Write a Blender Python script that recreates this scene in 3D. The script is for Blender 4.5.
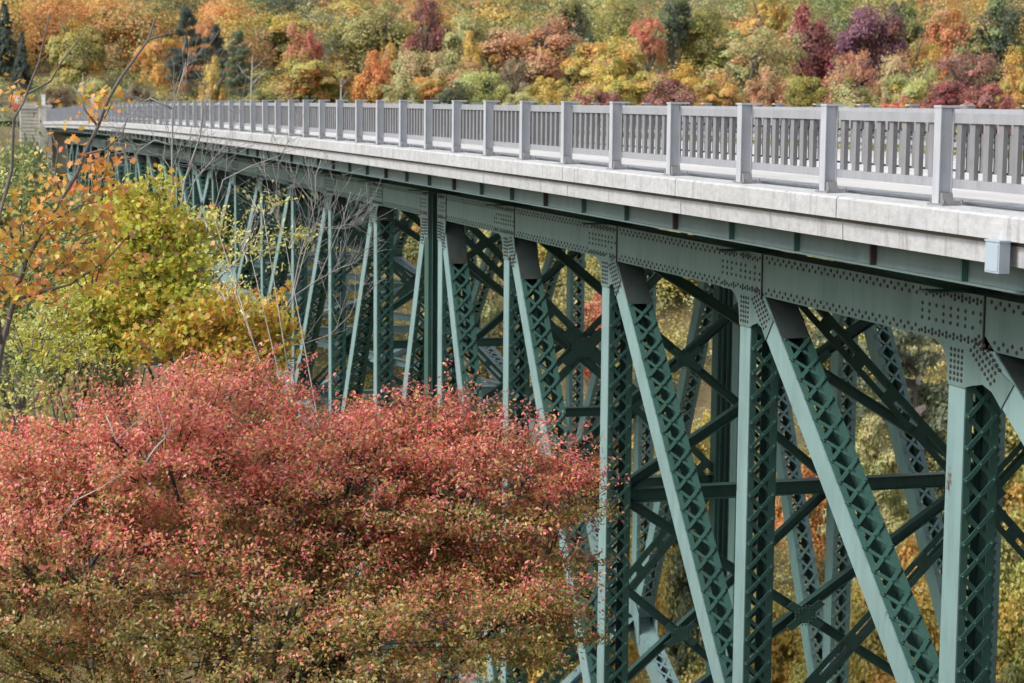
import bpy, math, random
import numpy as np
from mathutils import Matrix, Vector

for o in list(bpy.data.objects):
    bpy.data.objects.remove(o)
SC = bpy.context.scene
COL = SC.collection
R = math.radians
CZ = 44.0            # height of the eye above the river; all heights below are given relative to the eye

# ------------------------------------------------------------------ camera
F_PX = 1990.0
TH = math.atan(587 / F_PX)            # heading, to the right of the bridge axis (+Y)
PI_ = math.atan(237.5 / F_PX)         # pitch, down
RO = R(0.5)
fwd = np.array([math.sin(TH) * math.cos(PI_), math.cos(TH) * math.cos(PI_), -math.sin(PI_)])
rgt = np.array([math.cos(TH), -math.sin(TH), 0.0])
upv = np.cross(rgt, fwd)
rg2 = math.cos(RO) * rgt + math.sin(RO) * upv
up2 = math.cos(RO) * upv - math.sin(RO) * rgt
cd = bpy.data.cameras.new('camera')
cam = bpy.data.objects.new('camera', cd)
COL.objects.link(cam)
cd.sensor_width = 36.0
cd.lens = F_PX * 36.0 / 1024.0
cd.clip_start = 0.1
cd.clip_end = 6000
cd.dof.use_dof = True
cd.dof.focus_distance = 27.0
cd.dof.aperture_fstop = 2.5
cam.matrix_world = Matrix(((rg2[0], up2[0], -fwd[0], 0), (rg2[1], up2[1], -fwd[1], 0),
                           (rg2[2], up2[2], -fwd[2], CZ), (0, 0, 0, 1)))
SC.camera = cam

# ------------------------------------------------------------------ sky, sun, exposure
SUN_EL, SUN_AZ = R(46), R(-97)       # azimuth measured from +Y towards +X
w = bpy.data.worlds.new('World')
SC.world = w
w.use_nodes = True
nt = w.node_tree
nt.nodes.clear()
wo = nt.nodes.new('ShaderNodeOutputWorld')
bg = nt.nodes.new('ShaderNodeBackground')
sk = nt.nodes.new('ShaderNodeTexSky')
sk.sky_type = 'NISHITA'
sk.sun_disc = False
sk.sun_elevation = SUN_EL
sk.sun_rotation = SUN_AZ
sk.air_density = 1.0
sk.dust_density = 2.0
sk.ozone_density = 1.0
hs = nt.nodes.new('ShaderNodeHueSaturation')
hs.inputs['Saturation'].default_value = 0.35    # thin even cloud: hardly any blue
nt.links.new(sk.outputs[0], hs.inputs['Color'])
nt.links.new(hs.outputs[0], bg.inputs['Color'])
bg.inputs['Strength'].default_value = 0.115
nt.links.new(bg.outputs[0], wo.inputs['Surface'])
sd = bpy.data.lights.new('sun', 'SUN')
sd.energy = 1.5
sd.angle = R(14)
sd.color = (1.0, 0.98, 0.95)
sun = bpy.data.objects.new('sun', sd)
COL.objects.link(sun)
to_sun = Vector((math.sin(SUN_AZ) * math.cos(SUN_EL), math.cos(SUN_AZ) * math.cos(SUN_EL), math.sin(SUN_EL)))
sun.rotation_euler = to_sun.to_track_quat('Z', 'Y').to_euler()
sun.location = (0, 0, 120)
SC.view_settings.view_transform = 'Standard'
SC.view_settings.look = 'None'
SC.view_settings.exposure = 1.4
SC.view_settings.gamma = 1.0
SC.view_settings.use_curve_mapping = False
SC.cycles.max_bounces = 8
SC.cycles.diffuse_bounces = 4
SC.cycles.use_denoising = True

# ------------------------------------------------------------------ helpers
class MB:
    """collects shapes; build() links them as ONE mesh object"""
    def __init__(s):
        s.v = []; s.f = []; s.n = 0; s.mi = []
    def add(s, v, f, mi=0):
        s.v.extend([tuple(map(float, p)) for p in v])
        s.f.extend([tuple(i + s.n for i in q) for q in f])
        s.mi.extend([mi] * len(f))
        s.n += len(v)
    def box(s, x0, x1, y0, y1, z0, z1, mi=0):
        v = [(x, y, z) for z in (z0, z1) for y in (y0, y1) for x in (x0, x1)]
        s.add(v, [(0, 2, 3, 1), (4, 5, 7, 6), (0, 1, 5, 4), (2, 6, 7, 3), (0, 4, 6, 2), (1, 3, 7, 5)], mi)
    def obox(s, p0, p1, a, b, wa, wb, oa=0, ob=0, mi=0):
        """bar from p0 to p1; a, b are unit cross axes, wa/wb widths, oa/ob offsets along them"""
        p0 = np.array(p0, float); p1 = np.array(p1, float); a = np.array(a, float); b = np.array(b, float)
        v = []
        for p in (p0, p1):
            for sb in (-.5, .5):
                for sa in (-.5, .5):
                    v.append(p + a * (oa + sa * wa) + b * (ob + sb * wb))
        s.add(v, [(0, 2, 3, 1), (4, 5, 7, 6), (0, 1, 5, 4), (2, 6, 7, 3), (0, 4, 6, 2), (1, 3, 7, 5)], mi)
    def prism(s, poly, x0, x1, mi=0):
        """poly in (y, z), extruded along x"""
        n = len(poly)
        v = [(x0, p[0], p[1]) for p in poly] + [(x1, p[0], p[1]) for p in poly]
        f = [tuple(range(n)), tuple(range(2 * n - 1, n - 1, -1))]
        f += [(i, i + n, (i + 1) % n + n, (i + 1) % n) for i in range(n)]
        s.add(v, f, mi)
    def prism_y(s, poly, y0, y1, mi=0):
        n = len(poly)
        v = [(p[0], y0, p[1]) for p in poly] + [(p[0], y1, p[1]) for p in poly]
        f = [tuple(range(n)), tuple(range(2 * n - 1, n - 1, -1))]
        f += [(i, i + n, (i + 1) % n + n, (i + 1) % n) for i in range(n)]
        s.add(v, f, mi)
    def strip(s, ys, prof, mi=0, zf=None):
        """closed (x,z) section swept along y with the deck's camber"""
        n = len(prof); m = len(ys)
        v = [(x, y, z + zf(y)) for y in ys for x, z in prof]
        f = []
        for j in range(m - 1):
            for i in range(n):
                f.append((j * n + i, j * n + (i + 1) % n, (j + 1) * n + (i + 1) % n, (j + 1) * n + i))
        f.append(tuple(range(n))); f.append(tuple(range(m * n - 1, (m - 1) * n - 1, -1)))
        s.add(v, f, mi)
    def tube(s, pts, rad, n=6, mi=0, cap=True):
        pts = [np.array(p, float) for p in pts]
        if not hasattr(rad, '__len__'): rad = [rad] * len(pts)
        v = []; f = []
        ref = np.array([0.31, 0.22, 0.92])
        for i, p in enumerate(pts):
            d = pts[min(i + 1, len(pts) - 1)] - pts[max(i - 1, 0)]
            d = d / (np.linalg.norm(d) + 1e-9)
            a = np.cross(d, ref); la = np.linalg.norm(a)
            if la < .05: a = np.cross(d, np.array([1., 0, 0])); la = np.linalg.norm(a)
            a /= la; b = np.cross(d, a)
            for k in range(n):
                t = 2 * math.pi * k / n
                v.append(p + rad[i] * (math.cos(t) * a + math.sin(t) * b))
        for i in range(len(pts) - 1):
            for k in range(n):
                f.append((i * n + k, i * n + (k + 1) % n, (i + 1) * n + (k + 1) % n, (i + 1) * n + k))
        if cap:
            f.append(tuple(range(n))[::-1]); f.append(tuple((len(pts) - 1) * n + k for k in range(n)))
        s.add(v, f, mi)
    def dome(s, c, nx, r, h, mi=0):
        """small rivet head at c, standing out along axis nx (a unit vector)"""
        nx = np.array(nx, float); c = np.array(c, float)
        a = np.cross(nx, [0.0, 0.36, 0.93]); a /= np.linalg.norm(a); b = np.cross(nx, a)
        v = []
        for rr, hh in ((r, 0), (r * .7, h)):
            for k in range(6):
                t = k * math.pi / 3
                v.append(c + nx * hh + rr * (math.cos(t) * a + math.sin(t) * b))
        f = [(k, (k + 1) % 6, (k + 1) % 6 + 6, k + 6) for k in range(6)] + [tuple(range(6, 12))]
        s.add(v, f, mi)
    def build(s, name, mat, parent=None, smooth=False):
        me = bpy.data.meshes.new(name)
        off = np.array(parent['_o']) if parent is not None and '_o' in parent else np.zeros(3)
        v = np.array(s.v, float) - off
        if parent is None: v[:, 2] += CZ
        me.from_pydata(v.tolist(), [], s.f)
        mats = mat if isinstance(mat, (list, tuple)) else [mat]
        for m in mats: me.materials.append(m)
        if len(mats) > 1: me.polygons.foreach_set('material_index', s.mi)
        if smooth: me.polygons.foreach_set('use_smooth', [True] * len(me.polygons))
        me.update()
        o = bpy.data.objects.new(name, me)
        COL.objects.link(o)
        if parent is not None:
            o.parent = parent
            if '_o' in parent: o['_o'] = parent['_o']
        return o

def raw_mesh(name, v, faces_flat, sizes, mats, smooth=False, mi=None):
    """fast mesh from numpy arrays"""
    me = bpy.data.meshes.new(name)
    me.vertices.add(len(v)); me.vertices.foreach_set('co', np.asarray(v, np.float32).ravel())
    me.loops.add(len(faces_flat)); me.loops.foreach_set('vertex_index', np.asarray(faces_flat, np.int32))
    me.polygons.add(len(sizes))
    st = np.concatenate([[0], np.cumsum(sizes)[:-1]]).astype(np.int32)
    me.polygons.foreach_set('loop_start', st)
    me.polygons.foreach_set('loop_total', np.asarray(sizes, np.int32))
    for m in mats: me.materials.append(m)
    if mi is not None: me.polygons.foreach_set('material_index', np.asarray(mi, np.int32))
    me.update(calc_edges=True)
    me.validate()
    return me

def thing(name, label, cat, loc, group=None):
    """an Empty at the thing's base; loc is relative to the eye height"""
    o = bpy.data.objects.new(name, None)
    COL.objects.link(o)
    o.location = (loc[0], loc[1], loc[2] + CZ)
    o['_o'] = [float(loc[0]), float(loc[1]), float(loc[2])]
    o['label'] = label; o['category'] = cat
    if group: o['group'] = group
    return o

def tag(o, label, cat, group=None, kind=None):
    if label: o['label'] = label
    if cat: o['category'] = cat
    if group: o['group'] = group
    if kind: o['kind'] = kind
    return o

# ------------------------------------------------------------------ materials
def mat_base(name):
    m = bpy.data.materials.new(name)
    m.use_nodes = True
    t = m.node_tree
    b = t.nodes['Principled BSDF']
    return m, t, b

def noise(t, scale, detail=5, rough=.6, vec=None):
    n = t.nodes.new('ShaderNodeTexNoise')
    n.inputs['Scale'].default_value = scale
    n.inputs['Detail'].default_value = detail
    n.inputs['Roughness'].default_value = rough
    if vec is not None: t.links.new(vec, n.inputs['Vector'])
    return n

def ramp(t, stops, src, mode='LINEAR'):
    r = t.nodes.new('ShaderNodeValToRGB')
    r.color_ramp.interpolation = mode
    e = r.color_ramp.elements
    while len(e) < len(stops): e.new(.5)
    for el, (p, c) in zip(e, stops):
        el.position = p; el.color = (*c, 1) if len(c) == 3 else c
    t.links.new(src, r.inputs[0])
    return r

def mapping(t, scale):
    g = t.nodes.new('ShaderNodeNewGeometry')
    m = t.nodes.new('ShaderNodeMapping')
    m.inputs['Scale'].default_value = scale
    t.links.new(g.outputs['Position'], m.inputs['Vector'])
    return m.outputs[0]

def mixc(t, f, a, b, kind='MIX'):
    m = t.nodes.new('ShaderNodeMix'); m.data_type = 'RGBA'; m.blend_type = kind
    for s, k in ((f, 0), (a, 6), (b, 7)):
        if isinstance(s, (int, float)): m.inputs[k].default_value = s
        elif isinstance(s, tuple): m.inputs[k].default_value = (*s, 1)
        else: t.links.new(s, m.inputs[k])
    return m.outputs[2]

def worn(name, base, dark, rust=None, rust_at=.66, rough=.55, scale=1.2, streak=(3, 3, .35), bump=.0, spec=.4, metallic=0):
    """painted or cast surface: mottled, with vertical streaks and spots of rust or dirt"""
    m, t, b = mat_base(name)
    n1 = noise(t, scale, 6, .65, mapping(t, (1, 1, 1)))
    n2 = noise(t, 1.6, 5, .7, mapping(t, streak))
    r1 = ramp(t, [(.32, dark), (.62, base)], n1.outputs[0])
    light = tuple(min(1, c * 1.18) for c in base)
    r2 = ramp(t, [(.35, dark), (.5, base), (.7, light)], n2.outputs[0])
    c = mixc(t, .5, r1.outputs[0], r2.outputs[0])
    if rust:
        n3 = noise(t, 2.3, 8, .72, mapping(t, (1, 1, .6)))
        rr = ramp(t, [(rust_at, (0, 0, 0)), (rust_at + .06, (1, 1, 1))], n3.outputs[0])
        c = mixc(t, rr.outputs[0], c, rust)
    t.links.new(c, b.inputs['Base Color'])
    b.inputs['Roughness'].default_value = rough
    b.inputs['Specular IOR Level'].default_value = spec
    b.inputs['Metallic'].default_value = metallic
    if bump:
        bp = t.nodes.new('ShaderNodeBump'); bp.inputs['Strength'].default_value = bump
        bp.inputs['Distance'].default_value = .02
        n4 = noise(t, 26, 4, .7, mapping(t, (1, 1, 1)))
        t.links.new(n4.outputs[0], bp.inputs['Height']); t.links.new(bp.outputs[0], b.inputs['Normal'])
    return m

M = {}
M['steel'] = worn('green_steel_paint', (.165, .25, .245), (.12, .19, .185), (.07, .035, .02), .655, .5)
M['steel_chord'] = worn('shaded_chord_paint', (.100, .160, .146), (.07, .115, .104), (.075, .045, .03), .68, .6)  # shade of the deck overhang put into the chord's colour
M['steel_lace'] = worn('unfaded_shaded_paint', (.036, .094, .078), (.025, .07, .058), (.06, .03, .02), .68, .55)  # unfaded paint, darkened further for the shade on the laced faces
M['steel_far'] = worn('lit_far_paint', (.135, .23, .215), (.095, .17, .158), (.06, .03, .02), .70, .55)  # lacing colour lightened for daylight from the far open side
M['steel_edge'] = worn('shaded_edge_paint', (.085, .12, .113), (.062, .09, .085), (.06, .03, .02), .66, .6)  # girder colour darkened to carry the overhang's shade
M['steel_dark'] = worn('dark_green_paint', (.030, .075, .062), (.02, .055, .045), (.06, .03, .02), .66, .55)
M['rust'] = worn('rusty_steel', (.035, .022, .018), (.02, .013, .011), None, rough=.8)
M['rivet'] = worn('rusted_rivet', (.03, .026, .022), (.018, .014, .012), None, rough=.8)
M['galv'] = worn('galvanised_steel', (.25, .255, .268), (.205, .21, .222), (.2, .2, .21), .62, .5, 3, (5, 5, 1), spec=.5)
M['baluster'] = worn('weathered_grey_steel', (.185, .184, .19), (.145, .143, .147), (.14, .13, .125), .62, .6, 3, (5, 5, 1), spec=.4)
M['galv_post'] = worn('new_galvanised_steel', (.355, .365, .385), (.295, .305, .325), None, rough=.5, scale=3, streak=(5, 5, 1))
M['grime_shade'] = worn('grimy_shaded_steel', (.030, .045, .040), (.022, .024, .021), (.04, .025, .018), .6, .8)  # dirt and rust staining, plus the deck's shade put into the colour
M['box'] = worn('grey_enamel', (.30, .36, .40), (.27, .325, .36), None, rough=.4)
M['concrete'] = worn('bridge_concrete', (.355, .355, .35), (.27, .27, .268), (.2, .198, .19), .6, .85, .9, (1.2, 1.2, .25), .25, .2)
def concrete_mat():
    m, t, b = mat_base('bridge_concrete')
    p1 = mapping(t, (1, 1, 1.6)); p2 = mapping(t, (2.2, 2.2, .22)); p3 = mapping(t, (1, .35, 1))
    n1 = noise(t, 2.2, 8, .72, p1); n2 = noise(t, 2.6, 7, .75, p2); n3 = noise(t, .7, 4, .6, p3); n4 = noise(t, 9, 6, .7, p1)
    r1 = ramp(t, [(.34, (.29, .29, .285)), (.5, (.36, .36, .355)), (.66, (.43, .43, .425))], n1.outputs[0])
    r3 = ramp(t, [(.3, (.29, .285, .27)), (.7, (.385, .388, .40))], n3.outputs[0])
    c = mixc(t, .45, r1.outputs[0], r3.outputs[0])
    r2 = ramp(t, [(.54, (1, 1, 1)), (.68, (.66, .645, .61))], n2.outputs[0])
    c = mixc(t, 1.0, c, r2.outputs[0], 'MULTIPLY')
    r4 = ramp(t, [(.3, (.85, .85, .85)), (.6, (1.06, 1.06, 1.06))], n4.outputs[0])
    c = mixc(t, 1.0, c, r4.outputs[0], 'MULTIPLY')
    t.links.new(c, b.inputs['Base Color'])
    b.inputs['Roughness'].default_value = .88; b.inputs['Specular IOR Level'].default_value = .2
    bp = t.nodes.new('ShaderNodeBump'); bp.inputs['Strength'].default_value = .3; bp.inputs['Distance'].default_value = .02
    t.links.new(n4.outputs[0], bp.inputs['Height']); t.links.new(bp.outputs[0], b.inputs['Normal'])
    return m
M['concrete'] = concrete_mat()
M['concrete_old'] = worn('old_concrete', (.50, .47, .41), (.36, .335, .29), (.18, .165, .14), .62, .9, .8, (1.5, 1.5, .3), .3, .2)
M['pavement'] = worn('concrete_pavement', (.42, .41, .39), (.34, .33, .315), (.22, .21, .2), .64, .9, .4, (1, .15, 1), .2, .2)
M['groove_shade'] = worn('groove_shadow_tone', (.12, .10, .08), (.07, .06, .05), None, rough=.9)  # dark tone standing in for shadow inside the drip groove
M['bark'] = worn('grey_bark', (.13, .115, .10), (.06, .052, .045), None, rough=.9, scale=6, streak=(8, 8, 1), bump=.6)
M['bark_pale'] = worn('pale_weathered_wood', (.42, .40, .38), (.25, .235, .22), None, rough=.85, scale=5, streak=(8, 8, 1))
M['bark_grey'] = worn('grey_twig_bark', (.27, .255, .24), (.15, .14, .13), None, rough=.85, scale=5, streak=(8, 8, 1))
M['bark_dark'] = worn('dark_bark', (.05, .042, .036), (.025, .02, .018), None, rough=.9, scale=8)
M['sign'] = worn('sign_back_metal', (.62, .63, .64), (.55, .56, .57), None, rough=.5)

def ground_mat():
    m, t, b = mat_base('leaf_litter')
    p = mapping(t, (1, 1, 1))
    n1 = noise(t, .35, 8, .7, p); n2 = noise(t, 5, 6, .75, p)
    r1 = ramp(t, [(.3, (.05, .055, .02)), (.5, (.10, .085, .04)), (.7, (.17, .12, .06))], n1.outputs[0])
    r2 = ramp(t, [(.35, (.04, .035, .02)), (.55, (.15, .10, .045)), (.7, (.26, .17, .06))], n2.outputs[0])
    t.links.new(mixc(t, .5, r1.outputs[0], r2.outputs[0]), b.inputs['Base Color'])
    b.inputs['Roughness'].default_value = .95
    return m
M['ground'] = ground_mat()

def leaf_mat(name, cols, trans=.35, rough=.5, spec=.35):
    """every leaf (a loose island of the mesh) takes its own tint from the list"""
    m, t, b = mat_base(name)
    g = t.nodes.new('ShaderNodeNewGeometry')
    k = len(cols)
    r = ramp(t, [((i + .0) / max(1, k - 1), c) for i, c in enumerate(cols)], g.outputs['Random Per Island'])
    oi = t.nodes.new('ShaderNodeObjectInfo')
    h = t.nodes.new('ShaderNodeHueSaturation')
    mr = t.nodes.new('ShaderNodeMapRange')
    mr.inputs[3].default_value = .487; mr.inputs[4].default_value = .513
    t.links.new(oi.outputs['Random'], mr.inputs[0]); t.links.new(mr.outputs[0], h.inputs['Hue'])
    # patches of a crown turn earlier than others
    n = noise(t, .55, 3, .6, mapping(t, (1, 1, 1)))
    r3 = ramp(t, [(.3, (.72, .80, .70)), (.6, (1.12, 1.04, 1.05))], n.outputs[0])
    c = mixc(t, 1.0, r.outputs[0], r3.outputs[0], 'MULTIPLY')
    t.links.new(c, h.inputs['Color'])
    c = h.outputs[0]
    t.links.new(c, b.inputs['Base Color'])
    b.inputs['Roughness'].default_value = rough
    b.inputs['Specular IOR Level'].default_value = spec
    tr = t.nodes.new('ShaderNodeBsdfTranslucent')
    t.links.new(c, tr.inputs['Color'])
    mx = t.nodes.new('ShaderNodeMixShader'); mx.inputs[0].default_value = trans
    t.links.new(b.outputs[0], mx.inputs[1]); t.links.new(tr.outputs[0], mx.inputs[2])
    t.links.new(mx.outputs[0], t.nodes['Material Output'].inputs['Surface'])
    return m

LEAF = dict(
    orange=[(.55, .24, .05), (.46, .15, .03), (.52, .27, .05), (.40, .13, .04)],
    tanorange=[(.48, .26, .10), (.42, .20, .09), (.34, .22, .09), (.45, .22, .13)],
    gold=[(.55, .36, .05), (.48, .26, .03), (.40, .30, .05), (.56, .30, .04)],
    yellow=[(.58, .44, .05), (.52, .36, .04), (.42, .38, .06), (.50, .42, .12)],
    yellowgreen=[(.36, .34, .06), (.26, .27, .05), (.44, .36, .06), (.20, .23, .05)],
    olive=[(.20, .19, .045), (.14, .15, .04), (.30, .24, .05), (.10, .12, .035)],
    palegreen=[(.34, .36, .13), (.26, .29, .09), (.40, .37, .16), (.22, .26, .10)],
    lime=[(.40, .42, .12), (.32, .36, .09), (.46, .44, .17), (.28, .32, .08)],
    green=[(.10, .15, .04), (.07, .11, .035), (.15, .18, .05), (.12, .14, .045)],
    darkgreen=[(.045, .07, .035), (.03, .05, .028), (.07, .09, .04), (.05, .075, .045)],
    spruce=[(.035, .055, .042), (.025, .04, .032), (.05, .075, .055), (.04, .06, .05)],
    pine=[(.08, .11, .055), (.055, .08, .045), (.11, .13, .065), (.09, .11, .07)],
    redorange=[(.52, .17, .06), (.46, .12, .06), (.52, .25, .07), (.44, .15, .09)],
    coral=[(.58, .16, .09), (.52, .10, .07), (.60, .22, .12), (.48, .12, .10)],
    red=[(.48, .06, .07), (.55, .12, .11), (.50, .24, .10), (.42, .05, .08)],
    crimson=[(.32, .055, .07), (.24, .045, .06), (.40, .08, .09), (.28, .07, .07)],
    maroon=[(.20, .055, .06), (.14, .045, .045), (.26, .08, .08), (.12, .08, .04)],
    purple=[(.20, .075, .15), (.15, .055, .11), (.27, .11, .19), (.13, .05, .07)],
    mauve=[(.30, .11, .10), (.24, .09, .08), (.36, .17, .14), (.22, .12, .06)],
    rosegreen=[(.34, .32, .11), (.42, .22, .10), (.26, .28, .09), (.40, .34, .16)],
    rosered=[(.40, .11, .11), (.46, .18, .15), (.30, .11, .08), (.42, .26, .14)],
    beige=[(.40, .33, .13), (.33, .29, .12), (.46, .35, .17), (.30, .24, .10)],
    brown=[(.18, .13, .08), (.12, .10, .06), (.24, .15, .10), (.15, .13, .06)],
    salmon=[(.50, .24, .12), (.44, .18, .12), (.48, .29, .13), (.38, .20, .10)],
    orangegreen=[(.46, .27, .05), (.30, .25, .05), (.22, .22, .05), (.50, .24, .06)],
)
def _hazed(q):  # pales and greys leaf colours in place of distant haze
    l = .3 * q[0] + .55 * q[1] + .15 * q[2]
    return tuple(min(.68, 1.22 * (c * .84 + .16 * l * w_) + .012) for c, w_ in zip(q, (1.05, 1.0, .8)))
LEAF = {k: [_hazed(q) for q in v] for k, v in LEAF.items()}
for k in ('spruce', 'darkgreen', 'pine', 'green', 'brown', 'olive'): LEAF[k] = [tuple(c * 1.35 for c in q) for q in LEAF[k]]
for k in ('gold', 'yellow', 'yellowgreen', 'lime', 'palegreen', 'orange', 'tanorange', 'orangegreen', 'beige', 'salmon'): LEAF[k] = [tuple(min(.72, c * 1.14) for c in q) for q in LEAF[k]]
SECOND = dict(orange=('gold', 'orangegreen'), tanorange=('beige', 'gold'), gold=('yellowgreen', 'tanorange'), yellow=('yellowgreen', 'gold'), yellowgreen=('olive', 'gold'),
    olive=('yellowgreen', 'green'), palegreen=('olive', 'beige'), lime=('palegreen', 'yellow'), green=('olive', 'yellowgreen'), darkgreen=('green', 'olive'), spruce=('spruce', 'pine'),
    pine=('pine', 'green'), redorange=('orange', 'tanorange'), coral=('redorange', 'salmon'), red=('coral', 'gold'), crimson=('maroon', 'rosered'), maroon=('crimson', 'brown'),
    purple=('maroon', 'purple'), mauve=('rosered', 'olive'), rosegreen=('palegreen', 'salmon'), rosered=('mauve', 'salmon'), beige=('palegreen', 'tanorange'), brown=('olive', 'brown'),
    salmon=('tanorange', 'rosegreen'), orangegreen=('yellowgreen', 'orange'))
LM = {}
def lm(k):
    if k not in LM: LM[k] = leaf_mat(k + '_leaves', LEAF[k])
    return LM[k]

# ------------------------------------------------------------------ the setting: ground, river, roads
def zc(u):                                   # the deck's slight camber
    return .05 - 5e-5 * (u - 50.0) ** 2
_gy = [-400, -12, -3, 3, 6, 12, 22, 40, 60, 84, 90, 101, 107, 130, 165, 186, 196, 212, 250, 300, 440, 700, 3000]
_gz = [-1.75, -1.75, -1.75, -2.3, -4.2, -7.4, -11.4, -20, -31, -42.5, -44.2, -44.2, -42.5, -32, -18, -8.5, -2.4, -2.0, .6, 8.0, 44, 66, 78]
_ry = [189.5, 197, 206, 216, 226, 238, 256]
_rx = [16.15, 15.5, 12.5, 6.0, -4.0, -20.0, -60.0]
def ground_z(x, y):
    y = np.asarray(y, float); x = np.asarray(x, float)
    wob = 3.0 * np.sin(x * .045 + 1.0) + 1.5 * np.sin(x * .11)
    ye = np.where((y > 20) & (y < 185), y + wob * np.minimum(1, (y - 20) / 30) * np.minimum(1, (185 - y) / 20), y)
    z = np.interp(ye, _gy, _gz)
    z = z + np.clip((np.hypot(x, y) - 12) / 40, 0, 1) * .35 * (np.sin(x * .31 + y * .17) + np.sin(x * .13 - y * .27 + 2))
    z = z + 15 * np.clip((x - 27) / 30, 0, 1) * np.clip((y - 62) / 25, 0, 1) * np.clip((196 - y) / 45, 0, 1)
    # road corridor beyond the far end
    c = np.clip((np.abs(x - np.interp(y, _ry, _rx)) - 8) / 7, 0, 1)
    z = np.where((y > 188) & (y < 262), np.minimum(z, c * z + (1 - c) * -2.35), z)
    return z
def axis_pts(lo, a, b, hi, step, far):
    return np.concatenate([np.linspace(lo, a, far)[:-1], np.arange(a, b, step), np.linspace(b, hi, far)])
gx = axis_pts(-2500, -140, 300, 2500, 4.0, 9)
gy = axis_pts(-1500, -30, 460, 3000, 2.5, 9)
GX, GY = np.meshgrid(gx, gy)
GZ = ground_z(GX, GY) + CZ
nv = np.stack([GX, GY, GZ], -1).reshape(-1, 3)
idx = np.arange(len(gx) * len(gy)).reshape(len(gy), len(gx))
q = np.stack([idx[:-1, :-1], idx[:-1, 1:], idx[1:, 1:], idx[1:, :-1]], -1).reshape(-1, 4)
me = raw_mesh('ground', nv, q.ravel(), np.full(len(q), 4), [M['ground']])
me.polygons.foreach_set('use_smooth', [True] * len(me.polygons))
go = bpy.data.objects.new('ground', me); COL.objects.link(go); go['kind'] = 'structure'

mw, tw, bw = mat_base('river_water')
bw.inputs['Base Color'].default_value = (.03, .04, .03, 1); bw.inputs['Roughness'].default_value = .12
rv = MB(); rv.box(-300, 500, 86, 105, -44.6, -43.75)
rv.build('river', mw)['kind'] = 'structure'

ma, ta, ba = mat_base('asphalt')
na = noise(ta, 30, 6, .7, mapping(ta, (1, 1, 1)))
ta.links.new(ramp(ta, [(.3, (.04, .04, .042)), (.7, (.075, .073, .07))], na.outputs[0]).outputs[0], ba.inputs['Base Color'])
ba.inputs['Roughness'].default_value = .9
rd = MB()
_rp = []
for i in range(len(_ry)):
    j0, j1 = max(0, i - 1), min(len(_ry) - 1, i + 1)
    d = np.array([_rx[j1] - _rx[j0], _ry[j1] - _ry[j0]]); d /= np.linalg.norm(d)
    if i == 0: d = np.array([0., 1.])
    _rp.append((np.array([_rx[i] - 4.9 * d[1], _ry[i] + 4.9 * d[0]]), np.array([_rx[i] + 4.9 * d[1], _ry[i] - 4.9 * d[0]])))
_z = zc(189.5) - 1.08
for (a, b), (c, d) in zip(_rp[:-1], _rp[1:]):
    rd.add([(*a, _z), (*b, _z), (*d, _z), (*c, _z)], [(0, 1, 2, 3)])
rd.strip([-120, 0.5], [(11.2, -3.0), (21.1, -3.0), (21.1, -1.08), (11.2, -1.08)], 0, lambda y: zc(1))
rd.build('road', ma)['kind'] = 'structure'
# ------------------------------------------------------------------ the bridge
VA, VB = 12.0, 12.48          # outer and inner face of the near truss
VC, VD = 19.82, 20.30         # inner and outer face of the far truss
U0, DU = 21.50, 6.55          # first node counted, panel length
BOT = {-3: -6.0, -2: -6.4, -1: -7.2, 0: -8.5, 1: -10.2, 2: -12.4, 3: -15.2, 4: -18.4, 5: -15.4, 6: -12.5, 7: -10.2, 8: -8.7,
       9: -7.7, 10: -7.0, 11: -6.75}
for k in range(12, 26): BOT[k] = BOT[22 - k]
KS = range(-2, 25)
def node_u(k, side=0):
    """side -1 / +1: the two posts of the expansion joint over a tower"""
    u = U0 + DU * k
    if k in (4, 18): u += -.75 if side < 0 else (.62 if side > 0 else 0)
    return u
def drop(u): return zc(u) - .00002 * max(0.0, u - 45) ** 2 * .4
def ct(u): return -2.22 + drop(u)           # top chord, top
def cb(u): return -2.85 + drop(u)           # top chord, bottom
EX, EY, EZ = np.array([1., 0, 0]), np.array([0, 1., 0]), np.array([0, 0, 1.])
rnd = random.Random(7)

bridge = thing('steel_truss_bridge', 'long green riveted steel truss bridge with pale concrete deck edge',
               'bridge', (16.15, 94.0, -44.0))
ys = list(np.linspace(0.3, 189.2, 64))
m = MB()
m.strip(ys, [(10.75, -1.585), (21.55, -1.585), (21.55, -1.12), (10.75, -1.12)], 0, zc)
m.build('deck_slab', M['pavement'], bridge)
for nm, x0, s in (('concrete_edge', 10.5, 1), ('concrete_edge', 21.8, -1)):
    m = MB()
    # upper lip, drip groove, lower band; built in cast lengths with open joints
    cast = list(np.arange(0.35, 189.2, 5.38))
    for a, b in zip(cast[:-1], cast[1:]):
        yy = [a + .012, (a + b) / 2, b - .012]
        pr = [(x0, -1.335), (x0, -1.105), (x0 + s * .03, -1.08), (x0 + s * .46, -1.07), (x0 + s * .46, -1.118), (x0 + s * .24, -1.118),
              (x0 + s * .24, -1.60), (x0 + s * .10, -1.60), (x0 + s * .09, -1.39), (x0 + s * .14, -1.37), (x0 + s * .14, -1.335)]
        m.strip(yy, pr if s > 0 else pr[::-1], 0, zc)
    o = m.build(nm, M['concrete'], bridge)
    g = MB()
    g.strip(ys, [(x0 + s * .10, -1.388), (x0 + s * .16, -1.388), (x0 + s * .16, -1.337), (x0 + s * .10, -1.337)], 0, zc)
    g.build('drip_groove_shade_strip', M['groove_shade'], o)  # dark strip painting the shadow along the groove
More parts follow.
